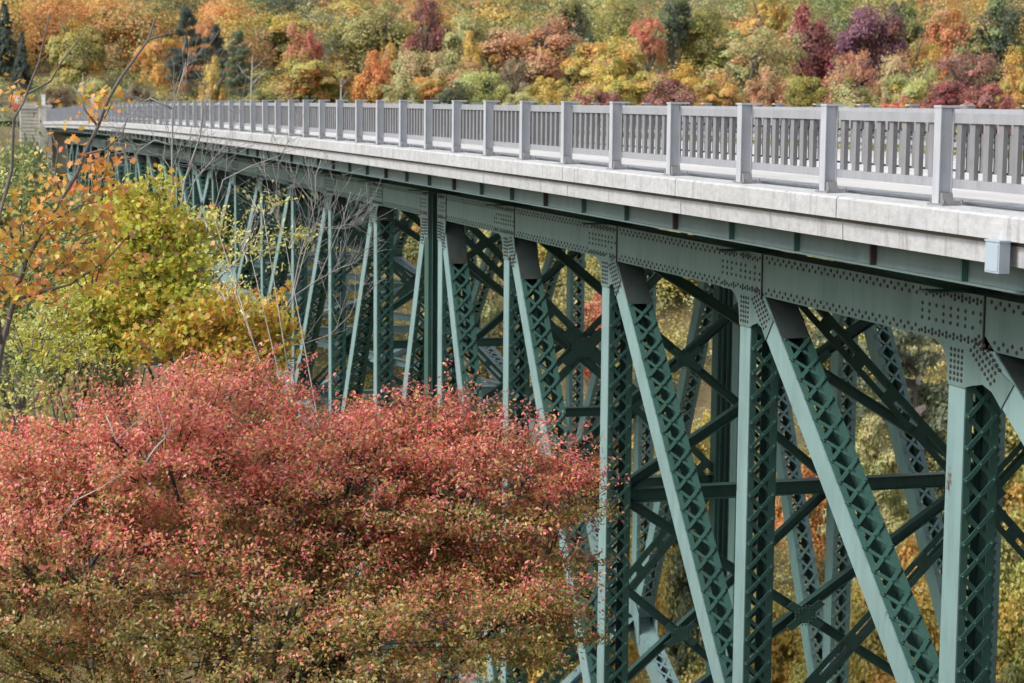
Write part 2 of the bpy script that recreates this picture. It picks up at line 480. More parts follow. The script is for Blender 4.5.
# steel edge girders with their stiffener brackets
for x0, s in ((10.86, 1), (21.44, -1)):
    m = MB()
    m.strip(ys, [(x0, -1.876), (x0 + s * .02, -1.876), (x0 + s * .02, -1.604), (x0, -1.604)], 0, zc)
    m.strip(ys, [(x0 - s * .085, -1.90), (x0 + s * .12, -1.90), (x0 + s * .12, -1.878), (x0 - s * .085, -1.878)], 0, zc)
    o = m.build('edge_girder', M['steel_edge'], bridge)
    y = 1.85; i = 0
    while y < 188.5:
        st = MB()
        st.prism_y([(x0 - s * .003, -1.876 + zc(y)), (x0 - s * .003, -1.606 + zc(y)), (x0 - s * .082, -1.606 + zc(y)),
            (x0 - s * .082, -1.876 + zc(y))], y - .02, y + .02)
        st.build('stiffener', M['rust' if i % 3 == 0 else 'steel_dark'], o)
        y += DU / 3; i += 1
for x0 in (12.24, 13.8, 15.35, 16.95, 18.5, 20.06):
    m = MB()
    m.strip(ys, [(x0 - .01, -1.99), (x0 + .01, -1.99), (x0 + .01, -1.59), (x0 - .01, -1.59)], 0, zc)
    m.strip(ys, [(x0 - .1, -2.015), (x0 + .1, -2.015), (x0 + .1, -1.992), (x0 - .1, -1.992)], 0, zc)
    m.build('stringer', M['steel_dark'], bridge)
for k in KS:
    for sd_ in ((-1, 1) if k in (4, 18) else (0,)):
        u = node_u(k, sd_)
        m = MB(); z = drop(u)
        m.prism_y([(10.95, -1.97 + z), (21.35, -1.97 + z), (20.4, -2.19 + z), (11.9, -2.19 + z)], u - .012, u + .012)
        m.box(11.5, 20.8, u - .13, u + .13, -2.215 + z, -2.192 + z)
        m.build('floor_beam', M['steel_dark'], bridge)

def unit(p0, p1):
    d = np.array(p1, float) - np.array(p0, float); L = np.linalg.norm(d); return d / L, L

def laced(name, p0, p1, va, vb, wd=.39, pitch=.38, t0=0.0, t1=0.0, rivets=True, bat=(1.0, .6), lace_mat=None, mat=None):
    """built-up member: two channels joined by double lacing; p0, p1 in (y, z)"""
    P0 = np.array([0, p0[0], p0[1]]); P1 = np.array([0, p1[0], p1[1]])
    a, L = unit(P0, P1)
    n = np.cross(EX, a)
    P0 = P0 + a * t0; L -= t0 + t1; P1 = P0 + a * L
    m = MB()
    sgn = 1 if vb > va else -1
    for v, s in ((va, sgn), (vb, -sgn)):
        m.obox(P0 + EX * (v + s * .009), P1 + EX * (v + s * .009), n, EX, wd, .018, mi=0 if v == va else 1)
        for q in (-1, 1):
            m.obox(P0 + EX * (v + s * .0655), P1 + EX * (v + s * .0655), n, EX, .016, .094, q * (wd / 2 - .008), mi=1)
    # end tie plates
    for q in (-1, 1):
        for (b0, b1) in ((0.02, bat[0]), (L - bat[1], L - .02)):
            if b1 > b0:
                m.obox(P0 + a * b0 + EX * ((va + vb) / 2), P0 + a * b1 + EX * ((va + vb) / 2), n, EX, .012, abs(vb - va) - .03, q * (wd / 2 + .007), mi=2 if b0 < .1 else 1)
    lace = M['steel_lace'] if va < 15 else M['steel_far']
    o = m.build(name, [M['steel'], lace, M['grime_shade'] if name != 'tower_leg' else lace], bridge)
    s0, s1 = bat[0] + .03, L - bat[1] - .03
    nc = max(1, int(round((s1 - s0) / pitch)))
    h = (s1 - s0) / nc
    e0, e1 = min(va, vb) + .05, max(va, vb) - .05
    for q in (-1, 1):
        l = MB()
        for i in range(nc):
            for d in (0, 1):
                A = P0 + a * (s0 + i * h) + EX * (e0 if d == 0 else e1)
                B = P0 + a * (s0 + (i + 1) * h) + EX * (e1 if d == 0 else e0)
                ax, _ = unit(A, B)
                l.obox(A - ax * .04, B + ax * .04, n, np.cross(n, ax), .011, .058, q * (wd / 2 + .007 + .0125 * d))
            if rivets and q * (-1) * n[1] > 0 or rivets and abs(n[1]) < .01:
                for vv, ss in ((e0, i), (e1, i), ((e0 + e1) / 2, i + .5)):
                    l.dome(P0 + a * (s0 + ss * h) + EX * vv + n * q * (wd / 2 + .026), n * q, .02, .013)
        l.build('lacing', lace, o)
    return o

def riv_grid(m, x, sx, pts, r=.028):
    for y, z in pts: m.dome((x, y, z), (sx, 0, 0), r, .012)

def gusset(k, u, s, va, outer, rich):
    """plate over a top node: covers the chord, runs down the post and the diagonal; s = side (along y) on which the diagonal leaves"""
    c_t, c_b = ct(u), cb(u)
    zz = drop(u)
    tgt = node_u(k + s); tb = BOT[k + s] + .15
    t = abs(tgt - u) / (abs(tb - (-2.5)))
    q = math.sqrt(1 + t * t) * .2
    za, zb = -3.18, -3.49
    Ua = t * (-2.5 - za) + q; Lb = t * (-2.5 - zb) - q
    Lb = max(Lb, .3)
    bk = .21 if k in (4, 18) else .95
    pts = [(-bk, c_t + .004), (.6, c_t + .004), (.6, c_b - .02), (.6 + (Ua - .6) * .4, c_b - .17), (Ua, za + zz), (Lb, zb + zz)]
    mid = (.2 + Lb) / 2
    pts += [(Lb - (Lb - .2) * .25, zb + zz + .16), (mid, zb + zz + .22), (.2 + (Lb - .2) * .2, zb + zz + .17), (.2, -3.37 + zz), (-.2, -3.37 + zz)]
    pts += [(-.215, c_b - .38), (-.27, c_b - .19), (-.38, c_b - .07), (-.55, c_b - .008), (-.95, c_b - .004)]
    if bk < .5: pts = pts[:-5] + [(-.208, c_b - .38)]
    m = MB()
    poly = [(u + s * a, z) for a, z in pts]
    if s < 0: poly = poly[::-1]
    m.prism(poly, va - outer * .003, va - outer * .019)
    o = m.build('gusset_plate', M['steel_chord'], bridge)
    if rich:
        r = MB(); x = va - outer * .019; P = []
        for i in range(6):
            for j in range(4): P.append((u + s * (-.135 + .09 * j), -2.93 + zz - .072 * i))
        dz = 1 / math.sqrt(1 + t * t)
        for i in range(8):
            for j in range(4):
                d = .50 + i * .085 + (.04 if j % 2 else 0); e = -.13 + .085 * j
                P.append((u + s * (t * dz * d + e * dz), -2.5 + zz - dz * d + e * t * dz))
        for i in range(17):
            a = -.9 + i * .09
            if a < -bk + .04: continue
            for z in ((c_t - .05, c_t - .10, c_b + .05, c_b + .10) if i % 2 else (c_t - .07, c_b + .07, c_t - .22, c_t - .31, c_t - .40)):
                if rnd.random() < .93: P.append((u + s * a, z))
        riv_grid(r, x, -outer, P)
        r.build('rivets', M['rivet'], o)
        e = MB(); e.box(min(va - outer * .02, va), max(va - outer * .02, va), u + s * .603 - .012, u + s * .603 + .012, c_b - .02, c_t)
        e.build('splice_seam', M['rust'], o)
    return o

for (va, vb, outer, near) in ((VA, VB, 1, True), (VD, VC, -1, False)):
    for k in KS:
        pos = (-1, 1) if k in (4, 18) else (0,)
        # diagonals fall away from the towers and from midspan towards the towers
        for sd_ in pos:
            u = node_u(k, sd_)
            if k < 4 or (k == 4 and sd_ < 0): s = -1
            elif k < 11 or (k == 4 and sd_ > 0): s = 1
            elif k < 18 or (k == 18 and sd_ < 0): s = -1
            else: s = 1
            rich = near and -1 <= k <= 13
            zt = cb(u) + .3; zb = BOT[k]
            # post
            if sd_ == 1:
                m = MB()
                lo, hi = min(va, vb), max(va, vb)
                m.box(lo, lo + .02, u - .2, u + .2, zb, cb(u) + .6); m.box(hi - .02, hi, u - .2, u + .2, zb, cb(u) + .6)
                m.box(lo + .021, hi - .021, u - .198, u - .18, zb, cb(u) + .6); m.box(lo + .021, hi - .021, u + .18, u + .198, zb, cb(u) + .6)
                for vv in (.10, .235, .37):
                    m.box(lo + vv - .01, lo + vv + .01, u - .26, u - .2, zb, cb(u) + .55)
                o = m.build('tower_post', M['steel_dark'], bridge)
                r = MB()
                zz = cb(u)
                while zz > zb + .3:
                    for vv in (.05, .17, .30, .43): r.dome((lo + vv, u - .199, zz), (0, -1, 0), .02, .014)
                    zz -= .16
                r.build('rivets', M['steel_dark'], o)
            else:
                laced('vertical_post', (u, zt), (u, zb), va, vb, .40, .385, .0, .1, True, (.75, .7))
            gusset(k, u, s, va, outer, rich)
            gusset(k, u, s, vb, -outer, False)
            if -2 <= k + s <= 24:
                laced('diagonal', (u, -2.5 + drop(u)), (node_u(k + s), BOT[k + s] + .15), va, vb, .40, .385, .35, .35, True, (1.25, .8))
        # bottom chord
        if k < 24:
            a = (node_u(k, 1), BOT[k]); b = (node_u(k + 1, -1), BOT[k + 1])
            P0 = np.array([0, a[0], a[1]]); P1 = np.array([0, b[0], b[1]])
            ax, L = unit(P0, P1); n = np.cross(EX, ax)
            if n[2] < 0: n = -n
            m = MB(); lo, hi = min(va, vb), max(va, vb)
            for v in (lo - .02, hi + .02):
                m.obox(P0 + EX * v, P1 + EX * v, n, EX, .52, .03)
            for q in (-1, 1):
                for v in (lo + .055, hi - .055):
                    m.obox(P0 + EX * v, P1 + EX * v, n, EX, .018, .12, q * .25)
            for b0, b1 in ((.0, 1.2), (L - 1.2, L)):
                m.obox(P0 + ax * b0 + EX * (lo + hi) / 2, P0 + ax * b1 + EX * (lo + hi) / 2, n, EX, .014, .42, .268)
            # lower node plates
            for v in (lo - .05, hi + .05):
                c = P0 + EX * v
                m.prism([(a[0] - .7, a[1] - .32), (a[0] + .7, a[1] - .32), (a[0] + .62, a[1] + .55), (a[0] + .2, a[1] + .95), (a[0] - .2, a[1] + .95), (a[0] - .62, a[1] + .55)],
                        v - .008, v + .008)
            o = m.build('bottom_chord', M['steel'], bridge)
            l = MB(); s0 = 1.25; nc = int(round((L - 2.5) / .45)); h = (L - 2.5) / nc
            for i in range(nc):
                for d in (0, 1):
                    A = P0 + ax * (s0 + i * h) + EX * (lo + .06 if d == 0 else hi - .06)
                    B = P0 + ax * (s0 + (i + 1) * h) + EX * (hi - .06 if d == 0 else lo + .06)
                    bx, _ = unit(A, B)
                    l.obox(A, B, n, np.cross(n, bx), .011, .07, .266 + .0125 * d)
            l.build('lacing', M['steel'], o)
            # top chord segment
            u0, u1 = node_u(k, 1), node_u(k + 1, -1)
            if k in (4, 18): u0 -= .1
            if k + 1 in (4, 18): u1 += .1
            m = MB()
            lo, hi = min(va, vb), max(va, vb)
            for v in (lo, hi - .018):
                m.prism([(u0, cb(u0)), (u1, cb(u1)), (u1, ct(u1)), (u0, ct(u0))], v, v + .018)
            m.prism([(u0, ct(u0) - .022), (u1, ct(u1) - .022), (u1, ct(u1) - .002), (u0, ct(u0) - .002)], lo + .02, hi - .02)
            for v in (lo + .02, hi - .12):
                m.prism([(u0, cb(u0) + .002), (u1, cb(u1) + .002), (u1, cb(u1) + .02), (u0, cb(u0) + .02)], v, v + .1)
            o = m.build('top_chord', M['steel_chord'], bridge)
            if near and k <= 13:
                r = MB(); P = []
                j = 0; y = u0 + .7
                while y < u1 - .7:
                    dzv = (y - u0) / (u1 - u0)
                    T = ct(u0) * (1 - dzv) + ct(u1) * dzv; B = cb(u0) * (1 - dzv) + cb(u1) * dzv
                    P += [(y, T - (.05 if j % 2 else .11)), (y, B + (.05 if j % 2 else .11))]
                    y += .1; j += 1
                riv_grid(r, va, -outer, P, .029)
                r.build('rivets', M['rivet'], o)

# sway frames between the trusses
def ibar(name, p0, p1, h=.26, wd=.24, mat='steel_dark'):
    """rolled section or pair of angles between two points (x, y, z)"""
    ax, L = unit(p0, p1)
    n = np.cross(EY, ax); n /= np.linalg.norm(n)
    m = MB()
    m.obox(p0, p1, n, np.cross(ax, n), h - .03, .014)
    for q in (-1, 1): m.obox(p0, p1, n, np.cross(ax, n), .014, wd, q * (h / 2 - .007))
    return m.build(name, M[mat], bridge)
def pair(name, p0, p1, gap=.11, h=.1, wd=.12, mat='steel_dark', big=False):
    ax, L = unit(p0, p1)
    n = np.cross(EY, ax); n /= np.linalg.norm(n)
    b = np.cross(ax, n)
    m = MB()
    for q in (-1, 1):
        m.obox(p0, p1, n, b, h, .014, q * (gap / 2 + h / 2), -.03)
        m.obox(p0, p1, n, b, .014, wd, q * (gap / 2 + .007), .038)
    if big:
        nc = int(L / .8)
        for i in range(nc):
            A = np.array(p0) + ax * (i + .5) * L / nc
            m.obox(A - ax * .12, A + ax * .12, n, b, gap + 2 * h - .02, .012, 0, -.05)
    return m.build(name, M[mat], bridge)
def knot(c, rx, rz, mat='steel_dark'):
    m = MB()
    poly = [(c[0] + rx * a, c[2] + rz * b) for a, b in ((-1.35, -.75), (-.95, -1.15), (-.3, -.6), (.3, -.6), (.95, -1.15), (1.35, -.75), (.7, -.2), (.7, .2),
            (1.35, .75), (.95, 1.15), (.3, .6), (-.3, .6), (-.95, 1.15), (-1.35, .75), (-.7, .2), (-.7, -.2))]
    m.prism_y(poly, c[1] - .055, c[1] - .04)
    o = m.build('brace_plate', M[mat], bridge)
    r = MB()
    for i in range(-3, 4):
        for j in range(-3, 4):
            if abs(i) + abs(j) > 2 and abs(i) + abs(j) < 5: r.dome((c[0] + i * rx * .24, c[1] - .055, c[2] + j * rz * .24), (0, -1, 0), .02, .012)
    r.build('rivets', M[mat], o)
XL, XR = VB + .01, VC - .01
XM = (XL + XR) / 2
for k in KS:
    u = node_u(k, 1 if k in (4, 18) else 0)
    t = cb(u) + .25; b = BOT[k] + .1
    tower = k in (4, 18)
    if tower:
        zs = -9.9 + drop(u)
        levels = [(t, zs), (zs, b)]
        ibar('sway_strut', (XL, u, zs), (XR, u, zs), .34, .3)
    elif abs(k - 4) <= 2 or abs(k - 18) <= 2:
        zs = {2: -7.3, 3: -8.72, 5: -8.9, 6: -7.6}.get(k if k < 11 else 22 - k) + drop(u)
        levels = [(t, zs), (zs, b)]
        ibar('sway_strut', (XL, u, zs), (XR, u, zs))
    else:
        levels = [(t, b)]
    ibar('bottom_strut', (XL, u, b), (XR, u, b), .3, .26, 'steel')
    for a, c in levels:
        mid = (XM, u, (a + c) / 2)
        if tower:
            pair('sway_brace', (XL, u - .02, a - .1), (XR, u - .02, c + .1), .16, .17, .16, big=True)
            pair('sway_brace', (XL, u + .05, c + .1), (XR, u + .05, a - .1), .16, .17, .16, big=True)
            knot((XM, u - .05, mid[2]), .46, .44)
        elif len(levels) == 2:
            ibar('sway_brace', (XL, u - .02, a - .12), (XR, u - .02, c + .12), .19, .17)
            ibar('sway_brace', (XL, u + .2, c + .12), (XR, u + .2, a - .12), .19, .17)
            knot((XM, u - .07, mid[2]), .3, .26)
        else:
            pair('sway_brace', (XL, u - .02, a + .1), (XR, u - .02, c + .1), .10, .1, .13, big=True)
            pair('sway_brace', (XL, u + .16, c + .1), (XR, u + .16, a - .1), .10, .1, .13, big=True)
            knot((XM, u - .07, mid[2]), .3, .26)
# lateral bracing: dark under the deck, pale between the bottom chords
for k in range(-2, 24):
    u0, u1 = node_u(k, 1), node_u(k + 1, -1)
    for sgn in (0, 1):
        a = (XL if sgn == 0 else XR, u0, cb(u0) + .12 - sgn * .12); b = (XR if sgn == 0 else XL, u1, cb(u1) + .12 - sgn * .12)
        ax, L = unit(a, b); m = MB()
        m.obox(a, b, EZ, np.cross(ax, EZ), .1, .014); m.obox(a, b, EZ, np.cross(ax, EZ), .014, .14, .05)
        m.build('top_lateral', M['steel_dark'], bridge)
        a = (XL if sgn == 0 else XR, u0, BOT[k] + .22 - sgn * .1); b = (XR if sgn == 0 else XL, u1, BOT[k + 1] + .22 - sgn * .1)
        ax, L = unit(a, b); n = np.cross(np.cross(ax, EZ), ax); n /= np.linalg.norm(n); m = MB()
        m.obox(a, b, n, np.cross(ax, n), .22, .014); m.obox(a, b, n, np.cross(ax, n), .014, .26, .117); m.obox(a, b, n, np.cross(ax, n), .014, .26, -.117)
        m.build('bottom_lateral', M['steel'], bridge)
# tower legs down to concrete footings
for kt in (4, 18):
    u = node_u(kt)
    gz = [float(ground_z(x, u)) for x in (12.2, 20.1)]
    zf = min(gz) - .2
    for i, (va, vb) in enumerate(((VA - .05, VB + .05), (VC - .05, VD + .05))):
        for du in (-1.0, 1.0):
            laced('tower_leg', (u + du * .75, BOT[kt] - .2), (u + du * 1.9, zf + 1.6), va, vb, .5, .5, 0, 0, False, (.9, .9))
        m = MB()
        m.prism_y([(va - 1.3, zf - 2), (vb + 1.3, zf - 2), (vb + .6, zf + 1.6), (va - .6, zf + 1.6)], u - 3, u + 3)
        m.build('footing', M['concrete_old'], bridge)
    for z0, z1 in ((BOT[kt] - .4, BOT[kt] - 6.2), (BOT[kt] - 6.2, zf + 1.8)):
        if z1 < z0 - 1:
            ibar('tower_brace', (XL, u - 1.0, z0), (XR, u - 1.3, z1), .24, .2)
            ibar('tower_brace', (XL, u - 1.2, z1), (XR, u - .9, z0), .24, .2)
# pipe slung under the deck edge, held by straps
m = MB()
m.tube([(11.55, y, -2.13 + zc(y)) for y in np.linspace(1, 18.9, 12)], .115, 12)
o = m.build('drain_pipe', M['steel_dark'], bridge, True)
m = MB()
for y in (12.4, 15.1, 17.8):
    m.tube([(11.55, y - .03, -2.13 + zc(y)), (11.55, y + .03, -2.13 + zc(y))], .128, 12)
    m.box(11.53, 11.57, y - .02, y + .02, -2.02 + zc(y), -1.6 + zc(y))
m.build('strap', M['rust'], o)
# expansion joint lines across the deck edge
m = MB()
m.tube([(11.14, y, -1.06 + zc(y)) for y in np.linspace(1, 189, 50)], .018, 6)
m.build('conduit', M['galv'], bridge, True)
# raised concrete kerb walks on the deck
for x0, x1 in ((10.97, 12.0), (20.3, 21.33)):
    m = MB()
    m.strip(ys, [(x0, -1.118), (x1, -1.118), (x1, -1.085), (x0, -1.085)], 0, zc)
    m.build('kerb_walk', M['concrete'], bridge)

# ------------------------------------------------------------------ railings
POSTS = [12.05, 14.72, 17.40, 20.09, 23.03, 25.72, 28.45, 31.10, 33.70, 36.26, 38.80, 41.32, 43.80, 46.27, 48.78, 51.26, 53.80, 56.30, 58.78, 61.24,
         63.70, 66.2]
while POSTS[-1] < 186.5: POSTS.append(POSTS[-1] + 2.545)
POSTS = [1.5, 4.1, 6.75, 9.4] + [u * .9926 - .1 for u in POSTS]
def railing(x, s, label):
    """s = +1: traffic lies towards +x"""
    r = thing('bridge_railing', label, 'railing', (x, 94, -1.08))
    for i, u in enumerate(POSTS):
        z = zc(u); m = MB()
        T, B = -.005 + z, -1.078 + z
        m.box(x - .006, x + .006, u - .075, u + .075, B, T - .03) if False else None
        # rolled H post: outer flange, web, inner flange
        xo = x
        m.box(min(xo, xo + s * .014), max(xo, xo + s * .014), u - .076, u + .076, B, T)
        m.box(min(xo + s * .016, xo + s * .150), max(xo + s * .016, xo + s * .150), u - .056, u + .056, B + .15, T)
        m.box(min(xo + s * .016, xo + s * .150), max(xo + s * .016, xo + s * .150), u - .008, u + .008, B, B + .149)
        m.box(min(xo + s * .152, xo + s * .166), max(xo + s * .152, xo + s * .166), u - .076, u + .076, B, T)
        m.box(min(xo - s * .006, xo + s * .26), max(xo - s * .01, xo + s * .30), u - .088, u + .088, T + .001, T + .028)
        o = m.build('post', M['galv_post'], r)
        b = MB()
        b.box(min(xo - s * .02, xo + s * .27), max(xo - s * .02, xo + s * .27), u - .2, u + .15, B - .004, B + .024)
        for du in (-.175, .12):
            for dx in (.012, .236): b.tube([(xo + s * dx, u + du, B + .02), (xo + s * dx, u + du, B + .07)], .014, 6)
        xa, xb = sorted((xo + s * .02, xo + s * .15))
        b.prism([(u - .16, B + .0245), (u - .06, B + .0245), (u - .06, B + .145), (u - .115, B + .145)], xa, xb)
        b.build('base_plate', M['baluster'], o)
        if i + 1 < len(POSTS):
            w_ = POSTS[i + 1]
            xr0, xr1 = sorted((xo + s * .168, xo + s * .258))
            p = MB(); n = 9; zz2 = zc(w_)
            xb0, xb1 = sorted((xo + s * .188, xo + s * .244))
            for j in range(n):
                y = u + (w_ - u) * (j + .5) / n; zy = z + (zz2 - z) * (j + .5) / n
                p.box(xb0, xb1, y - .052, y + .052, -.80 + zy, -.168 + zy)
                if j < n - 1:
                    xq = xo + s * .266
                    p.box(min(xq, xq + s * .02), max(xq, xq + s * .02), y + .175, y + .27, -.70 + zy, -.285 + zy)
            xq = xo + s * .276
            for zq in (-.29, -.695):
                p.prism([(u + .01, z + zq - .012), (w_ - .01, zz2 + zq - .012), (w_ - .01, zz2 + zq + .012), (u + .01, z + zq + .012)], xq - .006, xq + .006)
            po = p.build('rail_panel', M['baluster'], r)
            for nm, z0, z1 in (('top_rail', -.172, -.062), ('bottom_rail', -.885, -.785)):
                q = MB(); a = [(u + .004, z), (w_ - .004, zz2)]
                q.prism([(a[0][0], a[0][1] + z0), (a[1][0], a[1][1] + z0), (a[1][0], a[1][1] + z1), (a[0][0], a[0][1] + z1)], xr0, xr1)
                q.build(nm, M['galv'], po)
    return r
railing(10.72, 1, 'grey steel railing along the nearer edge of the bridge deck')
railing(21.58, -1, 'grey steel railing on the far edge of the deck, seen through the nearer one')

# ------------------------------------------------------------------ what stands on or at the bridge
t = thing('junction_box', 'small pale grey metal box fixed to the concrete deck edge at the right', 'box', (10.5, 17.97, -1.7))
m = MB(); z = zc(18)
m.box(10.375, 10.497, 17.83, 18.11, -1.66 + z, -1.345 + z)
m.build('housing', M['box'], t)
m = MB(); m.box(10.366, 10.5, 17.82, 18.12, -1.344 + z, -1.325 + z); m.box(10.368, 10.3745, 17.85, 18.09, -1.64 + z, -1.365 + z)
m.build('lid', M['box'], t)

ab = thing('bridge_abutment', 'pale concrete abutment with corner pylon and ribbed wing wall at the far end', 'abutment', (16, 190, -12))
zz = zc(189)
m = MB(); m.box(10.15, 11.25, 188.0, 190.6, -12.5, .28 + zz); m.box(10.05, 11.35, 187.9, 190.7, .285 + zz, .46 + zz)
m.build('pylon', M['concrete_old'], ab)
m = MB(); m.box(21.05, 22.15, 188.0, 190.6, -12.5, .28 + zz); m.box(20.95, 22.25, 187.9, 190.7, .285 + zz, .46 + zz)
m.build('pylon', M['concrete_old'], ab)
m = MB(); m.box(11.26, 21.04, 189.25, 190.8, -12.5, -1.62 + zz); m.build('front_wall', M['concrete_old'], ab)
m = MB(); m.box(8.5, 10.14, 188.7, 189.5, -12.5, .1 + zz)
for i in range(14): m.box(8.5, 10.14, 188.62, 188.7, -4.8 + i * .33, -4.6 + i * .33)
m.box(8.35, 10.045, 188.5, 189.7, .11 + zz, .36 + zz)
m.build('wing_wall', M['concrete_old'], ab)
nb = thing('bridge_abutment', 'concrete abutment under the near end of the bridge', 'abutment', (16, 0, -6))
m = MB(); m.box(10.6, 21.7, -1.6, 0.25, -8, -1.62 + zc(0)); m.build('front_wall', M['concrete_old'], nb)
sg = thing('road_sign', 'small round pale sign seen from behind, above the far end of the railing', 'sign', (17.4, 216, -2.3))
m = MB(); m.tube([(17.4, 216, -2.4), (17.4, 216, .35)], .04, 8); m.build('signpost', M['galv'], sg)
m = MB(); m.tube([(17.4, 215.92, .0), (17.4, 215.95, .0)], .42, 20); m.build('sign_plate', M['sign'], sg)
sg = thing('marker_sign', 'narrow white marker sign on a thin post above the ribbed wing wall', 'sign', (8.3, 190.2, -2.5))
m = MB(); m.tube([(8.3, 190.2, -2.6), (8.3, 190.2, .5)], .045, 8); m.build('signpost', M['galv'], sg)
m = MB(); m.box(8.05, 8.55, 190.1, 190.13, -.15, .75); m.box(8.1, 8.38, 190.09, 190.099, -.75, -.2); m.build('sign_plate', M['sign'], sg)
sg = thing('railing_end_post', 'short pale metal post standing on the square concrete pylon at the far end', 'post', (10.65, 189.2, .3))
m = MB(); m.box(10.5, 10.8, 189.05, 189.35, .47 + zz, 1.35 + zz); m.build('post_body', M['sign'], sg)
m = MB(); m.box(10.46, 10.84, 189.01, 189.39, 1.355 + zz, 1.42 + zz); m.build('cap', M['sign'], sg)

